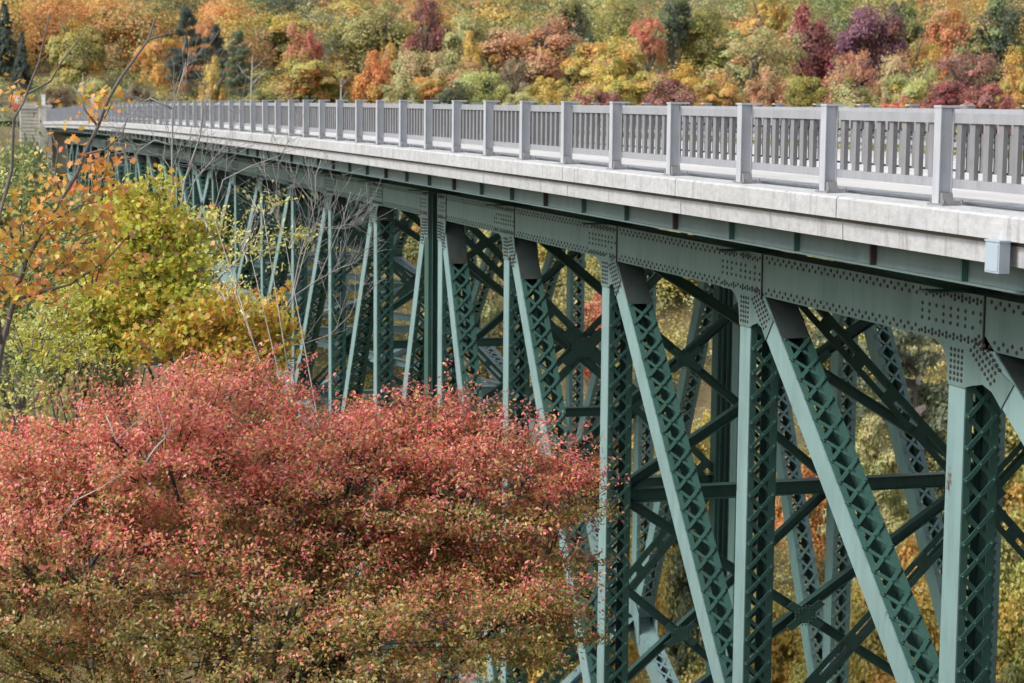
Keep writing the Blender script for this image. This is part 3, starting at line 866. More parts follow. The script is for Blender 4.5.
# ------------------------------------------------------------------ plants
# positions are (x, y, height relative to the eye); HILL and SLOPE rows: crown, leaf colour, x, y, top, half width, label
HILL = [
    ('spruce', 'spruce', 10.1, 261.0, 12.2, 2.32, 'tall dark blue-green spruce at the far left edge of the hillside'),
    ('round', 'orange', 16.3, 282.4, 13.0, 5.24, 'broad orange maple just right of the blue-green edge spruce'),
    ('spruce', 'spruce', 11.4, 245.4, 8.0, 1.52, 'small narrow dark spruce in front of the broad orange maple'),
    ('round', 'yellowgreen', 18.2, 253.1, 9.8, 4.02, 'rounded yellow-green maple above the small round sign'),
    ('loose', 'tanorange', 24.8, 269.4, 13.0, 5.05, 'loose orange-tan tree with bare grey limbs showing, left of the dark pines'),
    ('round', 'yellowgreen', 30.2, 284.6, 13.1, 3.17, 'bright yellow-green tree behind the orange-tan tree, high on the slope'),
    ('loose', 'orange', 27.7, 245.0, 9.2, 3.25, 'orange tree touching the left side of the tallest dark pine'),
    ('shrub', 'lime', 17.9, 221.9, 2.6, 2.00, 'light green bush right behind the round sign'),
    ('shrub', 'brown', 22.0, 217.4, 2.2, 2.28, 'dull brown bush behind the far left railing'),
    ('shrub', 'brown', 14.0, 220.8, 1.9, 2.60, 'dark brown-green thicket beside the marker sign'),
    ('pine', 'spruce', 29.5, 234.1, 10.8, 2.63, 'tallest of the dark pines behind the railing, left of the orange gap'),
    ('pine', 'spruce', 32.4, 232.0, 8.8, 2.29, 'middle dark pine of the cluster above the railing'),
    ('pine', 'pine', 34.5, 228.1, 8.0, 2.42, 'dark pine with a bare grey lower trunk, beside the white dead tree'),
    ('round', 'redorange', 33.4, 250.8, 10.5, 2.82, 'red-orange maple showing between the dark pines'),
    ('oval', 'yellow', 30.4, 218.4, 4.9, 1.70, 'little bright yellow tree in front of the dark pines'),
    ('round', 'gold', 45.0, 271.8, 12.9, 5.59, 'large golden tree high on the slope above the white dead tree'),
    ('oval', 'coral', 44.2, 240.1, 9.4, 3.08, 'pinkish red tree rising behind the round green and orange maple'),
    ('round', 'orangegreen', 42.0, 224.7, 6.4, 4.98, 'wide green and orange maple low behind the railing'),
    ('round', 'yellowgreen', 53.6, 260.8, 12.0, 3.55, 'yellow-green tree between the pinkish red tree and the big olive one'),
    ('shrub', 'olive', 34.7, 212.6, 1.9, 1.97, 'small grey-green bush at the foot of the white dead tree'),
    ('loose', 'palegreen', 57.7, 259.8, 13.6, 6.17, 'very wide soft olive-green tree high above the railing, left of the maroon tree'),
    ('loose', 'maroon', 63.2, 254.0, 13.9, 3.50, 'dark maroon tree at the top edge between two green trees'),
    ('round', 'palegreen', 66.6, 244.4, 12.4, 4.64, 'pale green round tree right of the maroon tree'),
    ('oval', 'orange', 48.3, 218.5, 5.8, 2.84, 'bright orange rounded tree low behind the railing'),
    ('oval', 'gold', 52.7, 230.0, 7.1, 1.83, 'small golden tree touching the bright orange rounded one'),
    ('round', 'beige', 55.6, 224.9, 6.8, 3.43, 'beige-green tree below the maroon tree'),
    ('oval', 'gold', 62.4, 230.4, 8.6, 2.19, 'small yellow-gold tree below the pale green round tree'),
    ('shrub', 'orange', 52.4, 209.7, 3.3, 2.75, 'low orange tree left of the little dwarf pine'),
    ('shrub', 'palegreen', 48.9, 208.5, 3.1, 2.57, 'pale sage bush between the two low orange trees'),
    ('shrub', 'pine', 53.5, 204.0, 2.4, 2.68, 'little dark dwarf pine right above the railing'),
    ('round', 'lime', 56.9, 205.3, 4.0, 2.86, 'lime green bush right of the little dwarf pine'),
    ('loose', 'salmon', 59.5, 220.4, 5.6, 3.55, 'faded pink-orange tree behind the lime green bush'),
    ('round', 'tanorange', 73.3, 241.3, 12.1, 6.04, 'large tan-orange tree above the middle of the railing'),
    ('loose', 'brown', 63.3, 215.1, 5.3, 2.85, 'greyish brown half-bare tree below the large tan-orange one'),
    ('round', 'darkgreen', 83.5, 256.5, 14.7, 4.18, 'dark green tree at the top right of the tan-orange one'),
    ('round', 'gold', 78.7, 228.8, 8.4, 4.78, 'golden tree with visible trunk right of the large tan-orange one'),
    ('round', 'yellow', 75.1, 214.8, 5.6, 3.53, 'clear yellow maple below the golden tree with visible trunk'),
    ('round', 'gold', 81.7, 215.0, 5.8, 4.05, 'orange and yellow maple above the mauve bushes'),
    ('shrub', 'yellow', 64.3, 204.0, 2.9, 2.72, 'bright yellow bush just above the railing, left of the mauve bushes'),
    ('shrub', 'lime', 60.4, 200.8, 1.6, 2.82, 'low lime bush peeping over the railing beside the bright yellow bush'),
    ('shrub', 'mauve', 68.3, 199.6, 2.3, 2.98, 'mauve bush over the railing, the smaller and left one of two'),
    ('shrub', 'mauve', 75.8, 198.6, 3.6, 3.75, 'mauve bush over the railing, the taller and right one of two'),
    ('loose', 'coral', 86.5, 234.3, 12.2, 2.28, 'thin tree with sparse coral leaves in front of dark evergreens'),
    ('round', 'darkgreen', 93.9, 245.0, 14.6, 2.76, 'dark evergreen at the top edge right of the sparse coral tree'),
    ('loose', 'olive', 93.5, 265.2, 15.3, 3.95, 'olive tree with thin grey trunks at the top edge, left of the sparse coral tree'),
    ('round', 'olive', 98.7, 247.7, 14.1, 4.67, 'olive and yellow tree at the top edge, left of the pale rose-tipped one'),
    ('loose', 'rosegreen', 93.3, 217.5, 11.2, 6.29, 'wide pale green tree with rose-tipped shoots'),
    ('round', 'gold', 82.3, 200.9, 4.3, 2.90, 'golden orange bush right of the taller mauve bush'),
    ('shrub', 'salmon', 86.7, 198.6, 4.5, 2.58, 'rusty orange bush under the pale rose-tipped tree'),
    ('oval', 'crimson', 102.9, 222.2, 12.5, 4.09, 'crimson tree beside the purple one'),
    ('round', 'purple', 107.8, 217.6, 13.2, 4.72, 'large purple tree at the top right'),
    ('round', 'gold', 110.1, 253.0, 15.5, 4.62, 'gold tree at the top edge behind the pale rose-tipped one'),
    ('loose', 'salmon', 99.0, 203.6, 6.4, 3.15, 'salmon-orange tree below the purple tree'),
    ('shrub', 'palegreen', 94.6, 194.0, 3.2, 3.76, 'wide sage-green bush over the railing below the salmon-orange tree'),
    ('loose', 'gold', 118.2, 224.7, 9.9, 3.51, 'thin yellow-orange tree right of the purple tree'),
    ('loose', 'redorange', 126.0, 230.3, 14.2, 4.87, 'orange-red tree at the top edge, left of the dark olive one'),
    ('round', 'darkgreen', 129.5, 225.0, 14.2, 5.51, 'dark olive-green tree in the top right corner'),
    ('round', 'lime', 106.8, 202.3, 5.7, 3.33, 'fresh green tree above the bright red bush'),
    ('loose', 'mauve', 114.3, 205.6, 8.0, 4.37, 'dusky rose and green tree below the orange-red one'),
    ('shrub', 'maroon', 105.3, 193.0, 3.4, 3.04, 'dark maroon bush right of the bright red bush'),
    ('shrub', 'red', 98.5, 189.6, 1.7, 2.52, 'bright red and yellow bush low over the railing'),
    ('round', 'gold', 118.0, 200.2, 7.2, 2.39, 'yellow-orange tree at the right edge of the hillside'),
    ('shrub', 'rosered', 107.7, 188.0, 2.5, 3.73, 'pink-red bush over the railing at the right edge'),
    ('oval', 'green', 121.7, 234.7, 14.0, 2.74, 'plain green tree behind the purple tree on its right'),
    ('round', 'beige', 108.9, 211.3, 6.8, 3.30, 'tan-green tree between the salmon-orange and fresh green ones'),
    ('round', 'yellowgreen', 95.1, 207.6, 3.9, 2.88, 'yellow-green undergrown tree in the dark gap beneath the crimson tree'),
]
SLOPE = [
    ('round', 'yellowgreen', 56.1, 141.9, -9.3, 5.64, 'yellow-green tree seen through the truss right of the red one'),
    ('oval', 'coral', 44.9, 130.1, -12.2, 2.17, 'bright coral red tree seen through the truss'),
    ('round', 'yellow', 48.4, 150.3, -10.4, 2.93, 'yellow tree behind the truss, up left of the coral red one'),
    ('round', 'olive', 63.7, 150.0, -10.8, 3.70, 'olive tree behind the truss under the deck, right of the yellow-green one'),
    ('pine', 'pine', 61.3, 115.1, -9.9, 5.66, 'shaggy dark pine seen through the right-hand truss panel'),
    ('pine', 'palegreen', 47.6, 93.2, -16.1, 3.41, 'pale green pine below the shaggy dark pine'),
    ('round', 'orange', 50.6, 108.5, -20.7, 2.31, 'orange tree seen between the posts in the middle of the right half'),
    ('round', 'yellow', 38.9, 85.6, -21.3, 2.58, 'yellow tree low behind the crossed braces'),
    ('round', 'yellow', 39.7, 76.3, -18.6, 2.82, 'yellow tree low behind the long right-hand diagonal'),
    ('oval', 'yellow', 46.5, 116.2, -19.3, 2.43, 'small yellow tree behind the truss left of the thick dark far column'),
    ('round', 'redorange', 38.9, 116.5, -17.7, 2.48, 'red-orange tree seen through the lattice below the coral red one'),
    ('spruce', 'darkgreen', 39.4, 99.2, -20.7, 3.55, 'dark evergreen low behind the crossed braces'),
    ('round', 'yellowgreen', 33.4, 81.9, -22.4, 2.57, 'yellow-green tree low under the dark evergreen'),
    ('round', 'yellowgreen', 58.2, 98.6, -14.7, 3.68, 'yellow-green rounded tree at the right edge behind the post'),
    ('round', 'beige', 38.9, 144.7, -11.0, 3.64, 'beige-yellow tree glimpsed through the lattice left of the middle'),
    ('round', 'orangegreen', 40.0, 167.6, -9.3, 2.95, 'orange-green tree glimpsed under the deck left of the double post'),
    ('round', 'yellowgreen', 43.8, 73.1, -17.9, 2.40, 'yellow-green tree low at the right edge behind the lattice'),
    ('round', 'yellow', 28.3, 90.3, -17.3, 2.88, 'yellow tree behind the truss just above the red bush'),
    ('round', 'yellow', 33.8, 93.5, -20.5, 2.31, 'yellow tree behind the truss, left of the dark evergreen'),
    ('pine', 'pine', 60.9, 127.1, -15.6, 4.00, 'dull green pine behind the double dark brace'),
    ('round', 'green', 5.6, 129.5, -0.8, 3.75, 'green tree on the bank left of the far pylon'),
    ('round', 'olive', 9.1, 120.6, -5.3, 3.37, 'olive tree on the bank below the far pylon'),
    ('round', 'yellowgreen', 37.9, 78.5, -21.7, 2.26, 'yellow-green tree low between two yellow ones'),
    ('spruce', 'darkgreen', 58.5, 104.4, -18.4, 3.37, 'dark fir beside the shaggy dark pine'),
    ('round', 'beige', 59.0, 138.0, -16.8, 3.64, 'pale yellow tree behind the thick dark far column'),
]
RED_LOBES = [
    (5.41, 21.10, -5.77, 1.29, 0.78, 120),
    (6.64, 21.11, -5.27, 0.55, 0.51, 36),
    (4.80, 22.24, -3.96, 0.72, 0.49, 50),
    (4.56, 21.95, -5.20, 1.26, 0.69, 70),
    (2.46, 21.86, -4.14, 1.82, 1.06, 320),
    (4.30, 21.80, -4.46, 1.87, 0.93, 290),
    (0.90, 22.05, -4.57, 1.21, 0.93, 130),
    (1.27, 21.25, -5.13, 2.24, 1.07, 300),
    (3.61, 20.49, -5.69, 2.45, 1.01, 260),
    (6.06, 21.39, -4.47, 1.04, 0.97, 150),
    (6.13, 20.57, -5.77, 0.91, 0.75, 140),
    (-0.69, 22.67, -5.07, 1.88, 1.33, 120),
    (2.46, 20.72, -6.55, 3.41, 1.17, 260),
    (5.41, 22.06, -4.00, 0.83, 0.46, 66),
    (6.80, 21.06, -4.50, 0.47, 0.47, 30),
    (3.32, 22.75, -3.43, 0.92, 0.32, 60),
    (5.64, 22.04, -3.61, 0.35, 0.23, 14),
    (5.08, 21.89, -5.28, 1.15, 0.58, 80),
    (0.79, 22.54, -6.04, 1.46, 0.90, 110),
    (1.97, 23.22, -5.34, 1.64, 0.70, 70),
    (5.98, 21.92, -5.46, 0.82, 0.58, 60),
    (4.69, 22.55, -5.11, 1.23, 0.65, 80),
    (2.75, 22.93, -4.96, 1.75, 0.70, 70),
]
MAPLE_LOBES = [
    (2.79, 27.35, -1.39, 0.33, 0.33, 34),
    (2.80, 27.08, -1.86, 0.62, 0.48, 110),
    (2.85, 26.80, -2.35, 0.83, 0.53, 130),
    (2.51, 26.73, -2.87, 0.96, 0.56, 130),
    (2.24, 26.75, -3.30, 0.75, 0.48, 70),
    (3.45, 27.29, -2.02, 0.46, 0.46, 50),
    (1.87, 26.97, -3.29, 0.61, 0.43, 45),
    (3.19, 26.33, -2.81, 0.66, 0.48, 60),
]
GOLD_LOBES = [
    (3.62, 25.45, -2.92, 0.67, 0.44, 90),
    (3.09, 25.56, -3.24, 0.72, 0.39, 70),
    (3.90, 25.11, -3.32, 0.49, 0.36, 60),
    (4.11, 25.30, -2.94, 0.33, 0.28, 30),
    (3.69, 25.13, -3.59, 0.56, 0.31, 36),
]
ORANGE_LOBES = [
    (0.96, 20.54, -1.40, 0.44, 0.34, 17),
    (1.39, 20.67, -1.06, 0.35, 0.30, 12),
    (0.87, 20.50, -2.00, 0.44, 0.30, 22),
    (1.73, 20.78, -0.20, 0.18, 0.29, 6),
    (1.31, 20.44, -1.38, 0.44, 0.28, 16),
    (1.58, 20.51, -1.86, 0.47, 0.30, 16),
    (1.06, 20.27, -1.66, 0.46, 0.28, 16),
    (1.43, 20.83, -0.51, 0.35, 0.27, 3),
    (1.88, 20.68, -1.52, 0.31, 0.37, 5),
    (1.71, 20.70, -0.91, 0.27, 0.27, 14),
    (0.83, 20.95, -0.10, 0.18, 0.41, 5),
]
BIRCH_LOBES = [
    (1.16, 24.47, -3.12, 0.66, 0.55, 34),
    (1.55, 24.61, -2.78, 0.44, 0.54, 20),
    (0.97, 24.46, -3.66, 0.54, 0.42, 18),
    (1.71, 24.29, -3.25, 0.36, 0.36, 12),
]
GREEN_LOBES = [
    (1.52, 31.72, -3.10, 0.93, 0.93, 60),
    (2.17, 32.14, -2.36, 0.79, 0.79, 40),
    (1.44, 32.91, -2.08, 0.72, 0.96, 40),
    (1.15, 30.64, -4.20, 0.90, 0.75, 40),
    (2.48, 31.39, -3.40, 0.70, 0.70, 30),
    (3.66, 32.15, -3.02, 0.64, 0.96, 30),
]
SPARSE_LOBES = [
    (3.81, 24.36, -1.96, 0.42, 0.44, 16),
    (4.23, 24.25, -1.81, 0.30, 0.37, 10),
    (3.62, 24.35, -2.43, 0.37, 0.37, 10),
    (3.99, 24.48, -1.39, 0.32, 0.30, 6),
    (3.45, 24.82, -1.59, 0.32, 0.37, 7),
]
ORANGE_LIMBS = [
    (0.0315, 0.0096, [(0.54, 20.43, -3.30), (0.70, 20.49, -2.45), (0.83, 20.51, -2.00), (0.95, 20.52, -1.60), (1.17, 20.50, -1.22), (1.31, 20.49, -0.98), (1.47, 20.48, -0.73), (1.54, 20.48, -0.54), (1.68, 20.47, -0.26), (1.78, 20.47, 0.00), (1.92, 20.46, 0.24), (2.01, 20.45, 0.36), (2.11, 20.44, 0.50), (2.19, 20.43, 0.61), (2.26, 20.44, 0.82)]),
    (0.0112, 0.0048, [(2.19, 20.43, 0.61), (2.35, 20.39, 0.66), (2.44, 20.37, 0.72)]),
    (0.021, 0.0064, [(0.69, 20.28, -2.42), (0.62, 20.40, -1.68), (0.71, 20.44, -1.11), (0.83, 20.46, -0.70), (0.86, 20.51, -0.20), (0.95, 20.50, -0.04), (1.03, 20.51, 0.16), (1.12, 20.51, 0.38), (1.17, 20.52, 0.59), (1.23, 20.53, 0.85)]),
    (0.0126, 0.0048, [(0.99, 20.71, 0.05), (1.24, 20.66, 0.19), (1.35, 20.65, 0.39), (1.49, 20.63, 0.56), (1.61, 20.62, 0.74)]),
    (0.0154, 0.0064, [(0.95, 20.52, -1.60), (0.81, 20.59, -1.35), (0.89, 20.58, -1.25), (1.05, 20.55, -1.12), (1.30, 20.49, -1.00)]),
    (0.014, 0.0048, [(1.17, 20.50, -1.22), (1.31, 20.47, -1.15), (1.49, 20.43, -1.05), (1.66, 20.38, -1.01)]),
    (0.014, 0.0048, [(1.31, 20.49, -0.98), (1.25, 20.54, -0.75), (1.29, 20.56, -0.50), (1.22, 20.61, -0.28)]),
    (0.014, 0.0048, [(1.54, 20.48, -0.54), (1.74, 20.42, -0.49), (1.91, 20.39, -0.34), (1.97, 20.40, -0.17)]),
    (0.021, 0.0064, [(0.83, 20.51, -2.00), (1.08, 20.44, -1.92), (1.37, 20.37, -1.84), (1.71, 20.29, -1.61), (1.91, 20.26, -1.39)]),
    (0.021, 0.0064, [(0.83, 20.51, -2.00), (0.69, 20.56, -1.90), (0.56, 20.63, -1.62)]),
    (0.014, 0.0048, [(1.68, 20.47, -0.26), (1.56, 20.53, -0.10), (1.52, 20.56, 0.05)]),
]
RED_DEAD = [
    (0.014, 0.004, [(2.08, 20.14, -3.64), (2.17, 20.13, -3.50), (2.27, 20.12, -3.40), (2.26, 20.14, -3.24), (2.20, 20.18, -3.07)]),
    (0.01, 0.003, [(2.27, 20.12, -3.40), (2.32, 20.11, -3.30), (2.35, 20.12, -3.21)]),
    (0.009, 0.003, [(1.71, 20.41, -3.19), (1.77, 20.38, -3.34), (1.80, 20.36, -3.44), (1.90, 20.32, -3.52)]),
    (0.008, 0.003, [(1.81, 20.46, -3.46), (1.95, 20.43, -3.33), (2.15, 20.39, -3.15)]),
    (0.012, 0.004, [(1.23, 20.42, -4.25), (1.40, 20.40, -4.05), (1.63, 20.34, -3.93), (1.91, 20.29, -3.74)]),
]
BARE_STEMS = [
    (0.0279, 0.0075, [(3.00, 28.49, -5.27), (3.14, 28.61, -3.98), (3.27, 28.65, -3.31), (3.66, 28.58, -2.94), (4.07, 28.52, -2.46), (4.30, 28.48, -2.25), (4.44, 28.47, -1.97), (4.51, 28.49, -1.66), (4.65, 28.49, -1.34)]),
    (0.0236, 0.006, [(3.14, 28.61, -3.98), (3.28, 28.71, -2.84), (3.39, 28.82, -1.70), (3.41, 28.90, -1.04), (3.42, 28.94, -0.64), (3.44, 29.00, -0.11), (3.57, 29.02, 0.30), (3.64, 29.03, 0.56)]),
    (0.0217, 0.0053, [(3.28, 28.71, -2.84), (3.47, 28.78, -1.84), (3.58, 28.83, -1.13), (3.81, 28.85, -0.50), (3.86, 28.88, -0.11), (3.96, 28.88, 0.13)]),
    (0.0124, 0.0045, [(3.47, 28.78, -1.84), (3.72, 28.79, -1.12), (4.02, 28.75, -0.78), (4.25, 28.71, -0.53)]),
    (0.0124, 0.0037, [(3.66, 28.58, -2.94), (3.84, 28.65, -1.98), (4.11, 28.68, -1.12), (4.49, 28.59, -0.92), (4.89, 28.49, -0.77), (5.00, 28.47, -0.64)]),
    (0.0136, 0.0037, [(3.43, 29.00, -0.11), (3.13, 29.11, 0.04), (2.99, 29.14, -0.05), (2.82, 29.16, -0.28), (2.59, 29.20, -0.56)]),
    (0.0124, 0.0037, [(3.42, 28.94, -0.64), (3.18, 29.02, -0.56), (2.97, 29.07, -0.70), (2.83, 29.08, -0.92)]),
]
BARE_STEMS_B = [
    (0.0149, 0.006, [(4.13, 26.50, -5.10), (4.31, 26.58, -4.02), (4.44, 26.67, -3.01), (4.74, 26.63, -2.63), (4.84, 26.66, -2.13), (4.97, 26.67, -1.72), (5.07, 26.68, -1.37), (5.09, 26.73, -0.98), (5.16, 26.73, -0.78)]),
    (0.0112, 0.0045, [(4.43, 26.63, -3.28), (4.74, 26.62, -2.67), (4.93, 26.65, -1.99), (5.06, 26.64, -1.72), (5.02, 26.71, -1.32), (4.94, 26.74, -1.22)]),
    (0.0093, 0.0045, [(4.74, 26.63, -2.63), (5.08, 26.55, -2.39), (5.27, 26.55, -1.96), (5.40, 26.55, -1.66), (5.54, 26.57, -1.20)]),
    (0.0074, 0.0037, [(4.43, 26.63, -3.28), (4.82, 26.52, -3.27), (5.22, 26.42, -3.13), (5.49, 26.38, -2.86), (5.57, 26.38, -2.66)]),
    (0.0074, 0.0037, [(4.84, 26.66, -2.13), (4.67, 26.75, -1.79), (4.54, 26.82, -1.52), (4.46, 26.89, -1.19)]),
    (0.0074, 0.0037, [(5.08, 26.55, -2.39), (5.37, 26.49, -2.23), (5.61, 26.43, -2.15)]),
    (0.0067, 0.0037, [(4.97, 26.67, -1.72), (5.19, 26.61, -1.69), (5.45, 26.53, -1.70), (5.67, 26.47, -1.63)]),
]
RIGHT = np.array([math.cos(TH), -math.sin(TH), 0.0]); AHEAD = np.array([math.sin(TH), math.cos(TH), 0.0]); UPZ = np.array([0, 0, 1.0])

def leaf_quads(c, L, W, rng, up=.35, out=None, outw=.3):
    """folded diamond leaves at centres c -> vertices, flat loop list, sizes"""
    n = len(c)
    nrm = rng.normal(size=(n, 3)); nrm[:, 2] += up * 2
    if out is not None: nrm += out * outw * 2
    nrm /= np.linalg.norm(nrm, axis=1)[:, None]
    d = rng.normal(size=(n, 3)); d -= nrm * (d * nrm).sum(1)[:, None]; d[:, 2] -= .35
    d /= np.linalg.norm(d, axis=1)[:, None]
    s = np.cross(nrm, d); s /= np.linalg.norm(s, axis=1)[:, None]
    k = rng.uniform(.65, 1.3, (n, 1))
    L = L * k; W = W * k
    fold = nrm * W * rng.uniform(-.1, .5, (n, 1))
    v = np.stack([c - d * L * .5, c + s * W * .5 + fold - d * L * .05, c + d * L * .5, c - s * W * .5 + fold - d * L * .05], 1).reshape(-1, 3)
    return v, np.arange(4 * n), np.full(n, 4)

MAPLE = np.array([(0, -.5), (.16, -.22), (.42, -.30), (.34, -.05), (.52, .12), (.26, .14), (.22, .30), (.0, .55), (-.22, .30), (-.26, .14), (-.52, .12), (-.34, -.05), (-.42, -.30), (-.16, -.22)])
def leaf_maple(c, L, rng, up=.5):
    n = len(c)
    nrm = rng.normal(size=(n, 3)); nrm[:, 2] += up * 2
    nrm /= np.linalg.norm(nrm, axis=1)[:, None]
    d = rng.normal(size=(n, 3)); d -= nrm * (d * nrm).sum(1)[:, None]; d[:, 2] -= .5
    d /= np.linalg.norm(d, axis=1)[:, None]
    s = np.cross(nrm, d); s /= np.linalg.norm(s, axis=1)[:, None]
    k = rng.uniform(.6, 1.25, (n, 1, 1)) * L
    m = len(MAPLE)
    curl = rng.uniform(-.1, .35, (n, 1, 1))
    P = c[:, None, :] + k * (s[:, None, :] * MAPLE[None, :, :1] + d[:, None, :] * MAPLE[None, :, 1:] + nrm[:, None, :] * curl * np.abs(MAPLE[None, :, :1]))
    ctr = c[:, None, :] + 0 * P[:, :1]
    V = np.concatenate([ctr, P], 1).reshape(-1, 3)
    base = (np.arange(n) * (m + 1))[:, None]
    tri = np.stack([np.zeros(m, int), 1 + np.arange(m), 1 + (np.arange(m) + 1) % m], 1).ravel()
    return V, (base + tri[None, :]).ravel(), np.full(n * m, 3)

def shell(rng, n, lo=.55, flat=.8):
    d = rng.normal(size=(n, 3)); d /= np.linalg.norm(d, axis=1)[:, None]
    d[:, 2] = np.where(d[:, 2] < -.45, -d[:, 2] * .6, d[:, 2])
    r = rng.uniform(lo ** 3, 1, n) ** (1 / 3)
    return d * r[:, None], d

def crown_cloud(kind, seed):
    """unit crown: about 1 across from the axis, height 0..2; returns leaf centres, outward directions"""
    rng = np.random.default_rng(seed)
    C = []; O = []; K = []
    if kind in ('round', 'oval', 'loose', 'shrub'):
        ncl = dict(round=95, oval=75, loose=80, shrub=70)[kind]
        per = dict(round=270, oval=260, loose=180, shrub=240)[kind]
        # a few big lobes break the outline, each carries many clumps
        nl = 7
        lob = []
        for i in range(nl):
            a = 2 * math.pi * i / nl + rng.uniform(-.3, .3)
            zz = rng.uniform(.55, 1.35); rr = rng.uniform(.32, .52)
            lob.append((rr * math.cos(a), rr * math.sin(a), zz, rng.uniform(.42, .6)))
        lob.append((rng.uniform(-.15, .15), rng.uniform(-.15, .15), 1.45, .52)); lob.append((0, 0, .9, .7))
        for i in range(ncl):
            lx, ly, lz, lr = lob[rng.integers(len(lob))]
            p, d = shell(rng, 1, .6)
            c = np.array([lx, ly, lz]) + p[0] * lr
            cr = rng.uniform(.12, .24) * (1.15 if kind == 'round' else 1.0)
            k = int(per * rng.uniform(.6, 1.4) * (cr / .18) ** 2 * .8)
            q, dd = shell(rng, k, .3)
            q = q * cr; q[:, 2] *= .75
            if rng.random() < .35: q += rng.normal(size=q.shape) * cr * .5      # ragged, open clump
            C.append(c + q); O.append(dd * .6 + d * .6); K.append(np.full(k, rng.choice(3, p=(.62, .24, .14))))
        c = np.concatenate(C)
        if kind == 'oval': c[:, :2] *= .92; c[:, 2] = c[:, 2] * 1.05
    elif kind == 'spruce':
        for i in range(26):
            z = 2.0 * (i / 26) ** .9; R_ = (1 - z / 2.05) ** .85
            for j in range(9):
                a = rng.uniform(0, 6.28); r = R_ * rng.uniform(.7, 1.08)
                k = int(45 + 110 * R_)
                t = rng.uniform(.1, 1, k) ** .7
                p = np.stack([np.cos(a) * r * t, np.sin(a) * r * t, z - .16 * r * t ** 2 + 0 * t], 1) + rng.normal(size=(k, 3)) * (.035, .035, .025)
                C.append(p); O.append(np.tile([math.cos(a), math.sin(a), .4], (k, 1)))
        c = np.concatenate(C)
    else:  # pine: tufts at the ends of irregular limbs
        for i in range(62):
            z = rng.uniform(.15, 1.95); a = rng.uniform(0, 6.28)
            r = (1 - (max(0, z - .5) / 1.6) ** 1.6) * rng.uniform(.45, 1.0)
            for t0 in (.55, .8, 1.0):
                k = 95
                q, dd = shell(rng, k, .2)
                p = np.array([math.cos(a) * r * t0, math.sin(a) * r * t0, z + .12 * t0]) + q * (.17, .17, .085)
                C.append(p); O.append(dd)
        c = np.concatenate(C)
    c[:, 2] -= np.quantile(c[:, 2], .004); c[:, 2] *= 2.0 / c[:, 2].max()
    K = np.concatenate(K) if K else rng.choice(3, len(c), p=(.7, .2, .1))
    return c, np.concatenate(O), K

PROTO = {}
def crown_meshes(kind):
    if kind not in PROTO:
        L = []
        for s in range(dict(round=5, oval=3, loose=4, shrub=4, spruce=2, pine=3)[kind]):
            c, o, kk = crown_cloud(kind, 100 * s + len(kind))
            rng = np.random.default_rng(s + 5)
            l, w_ = dict(round=(.062, .044), oval=(.07, .05), loose=(.056, .04), shrub=(.07, .045), spruce=(.085, .024), pine=(.075, .024))[kind]
            v, f, n = leaf_quads(c, l, w_, rng, .6, o, 2.0)
            stray = rng.random(len(kk)) < .05; kk = np.where(stray, rng.integers(0, 3, len(kk)), kk)
            L.append(raw_mesh(kind + '_crown', v, f, n, [lm('green'), lm('olive'), lm('gold')], mi=kk))
        PROTO[kind] = L
    return PROTO[kind]

TRUNK = {}
def trunk_mesh(kind, s):
    """unit trunk with limbs: height 0..1, limbs spread about 1"""
    if (kind, s) not in TRUNK:
        r = random.Random(40 + s); m = MB()
        top = .98 if kind in ('spruce', 'pine') else .72
        pts = [(r.uniform(-.05, .05) * (i > 0), r.uniform(-.05, .05) * (i > 0), -.06 + (top + .06) * i / 6) for i in range(7)]
        m.tube(pts, [.075, .062, .055, .048, .04, .03, .015], 7)
        for i in range(11 if kind != 'spruce' else 5):
            z = r.uniform(.28, .7); a = r.uniform(0, 6.28); L = r.uniform(.45, .85)
            rise = r.uniform(.12, .28) if kind not in ('spruce', 'pine') else r.uniform(-.02, .06)
            p = [(0, 0, z), (math.cos(a) * L * .4, math.sin(a) * L * .4, z + rise * .5), (math.cos(a + .25) * L * .75, math.sin(a + .25) * L * .75, z + rise * 1.0),
                 (math.cos(a + .1) * L, math.sin(a + .1) * L, z + rise * 1.5)]
            m.tube(p, [.034, .024, .014, .005], 5)
        me = bpy.data.meshes.new('trunk'); me.from_pydata(m.v, [], m.f); me.materials.append(M['bark'])
        TRUNK[(kind, s)] = me
    return TRUNK[(kind, s)]

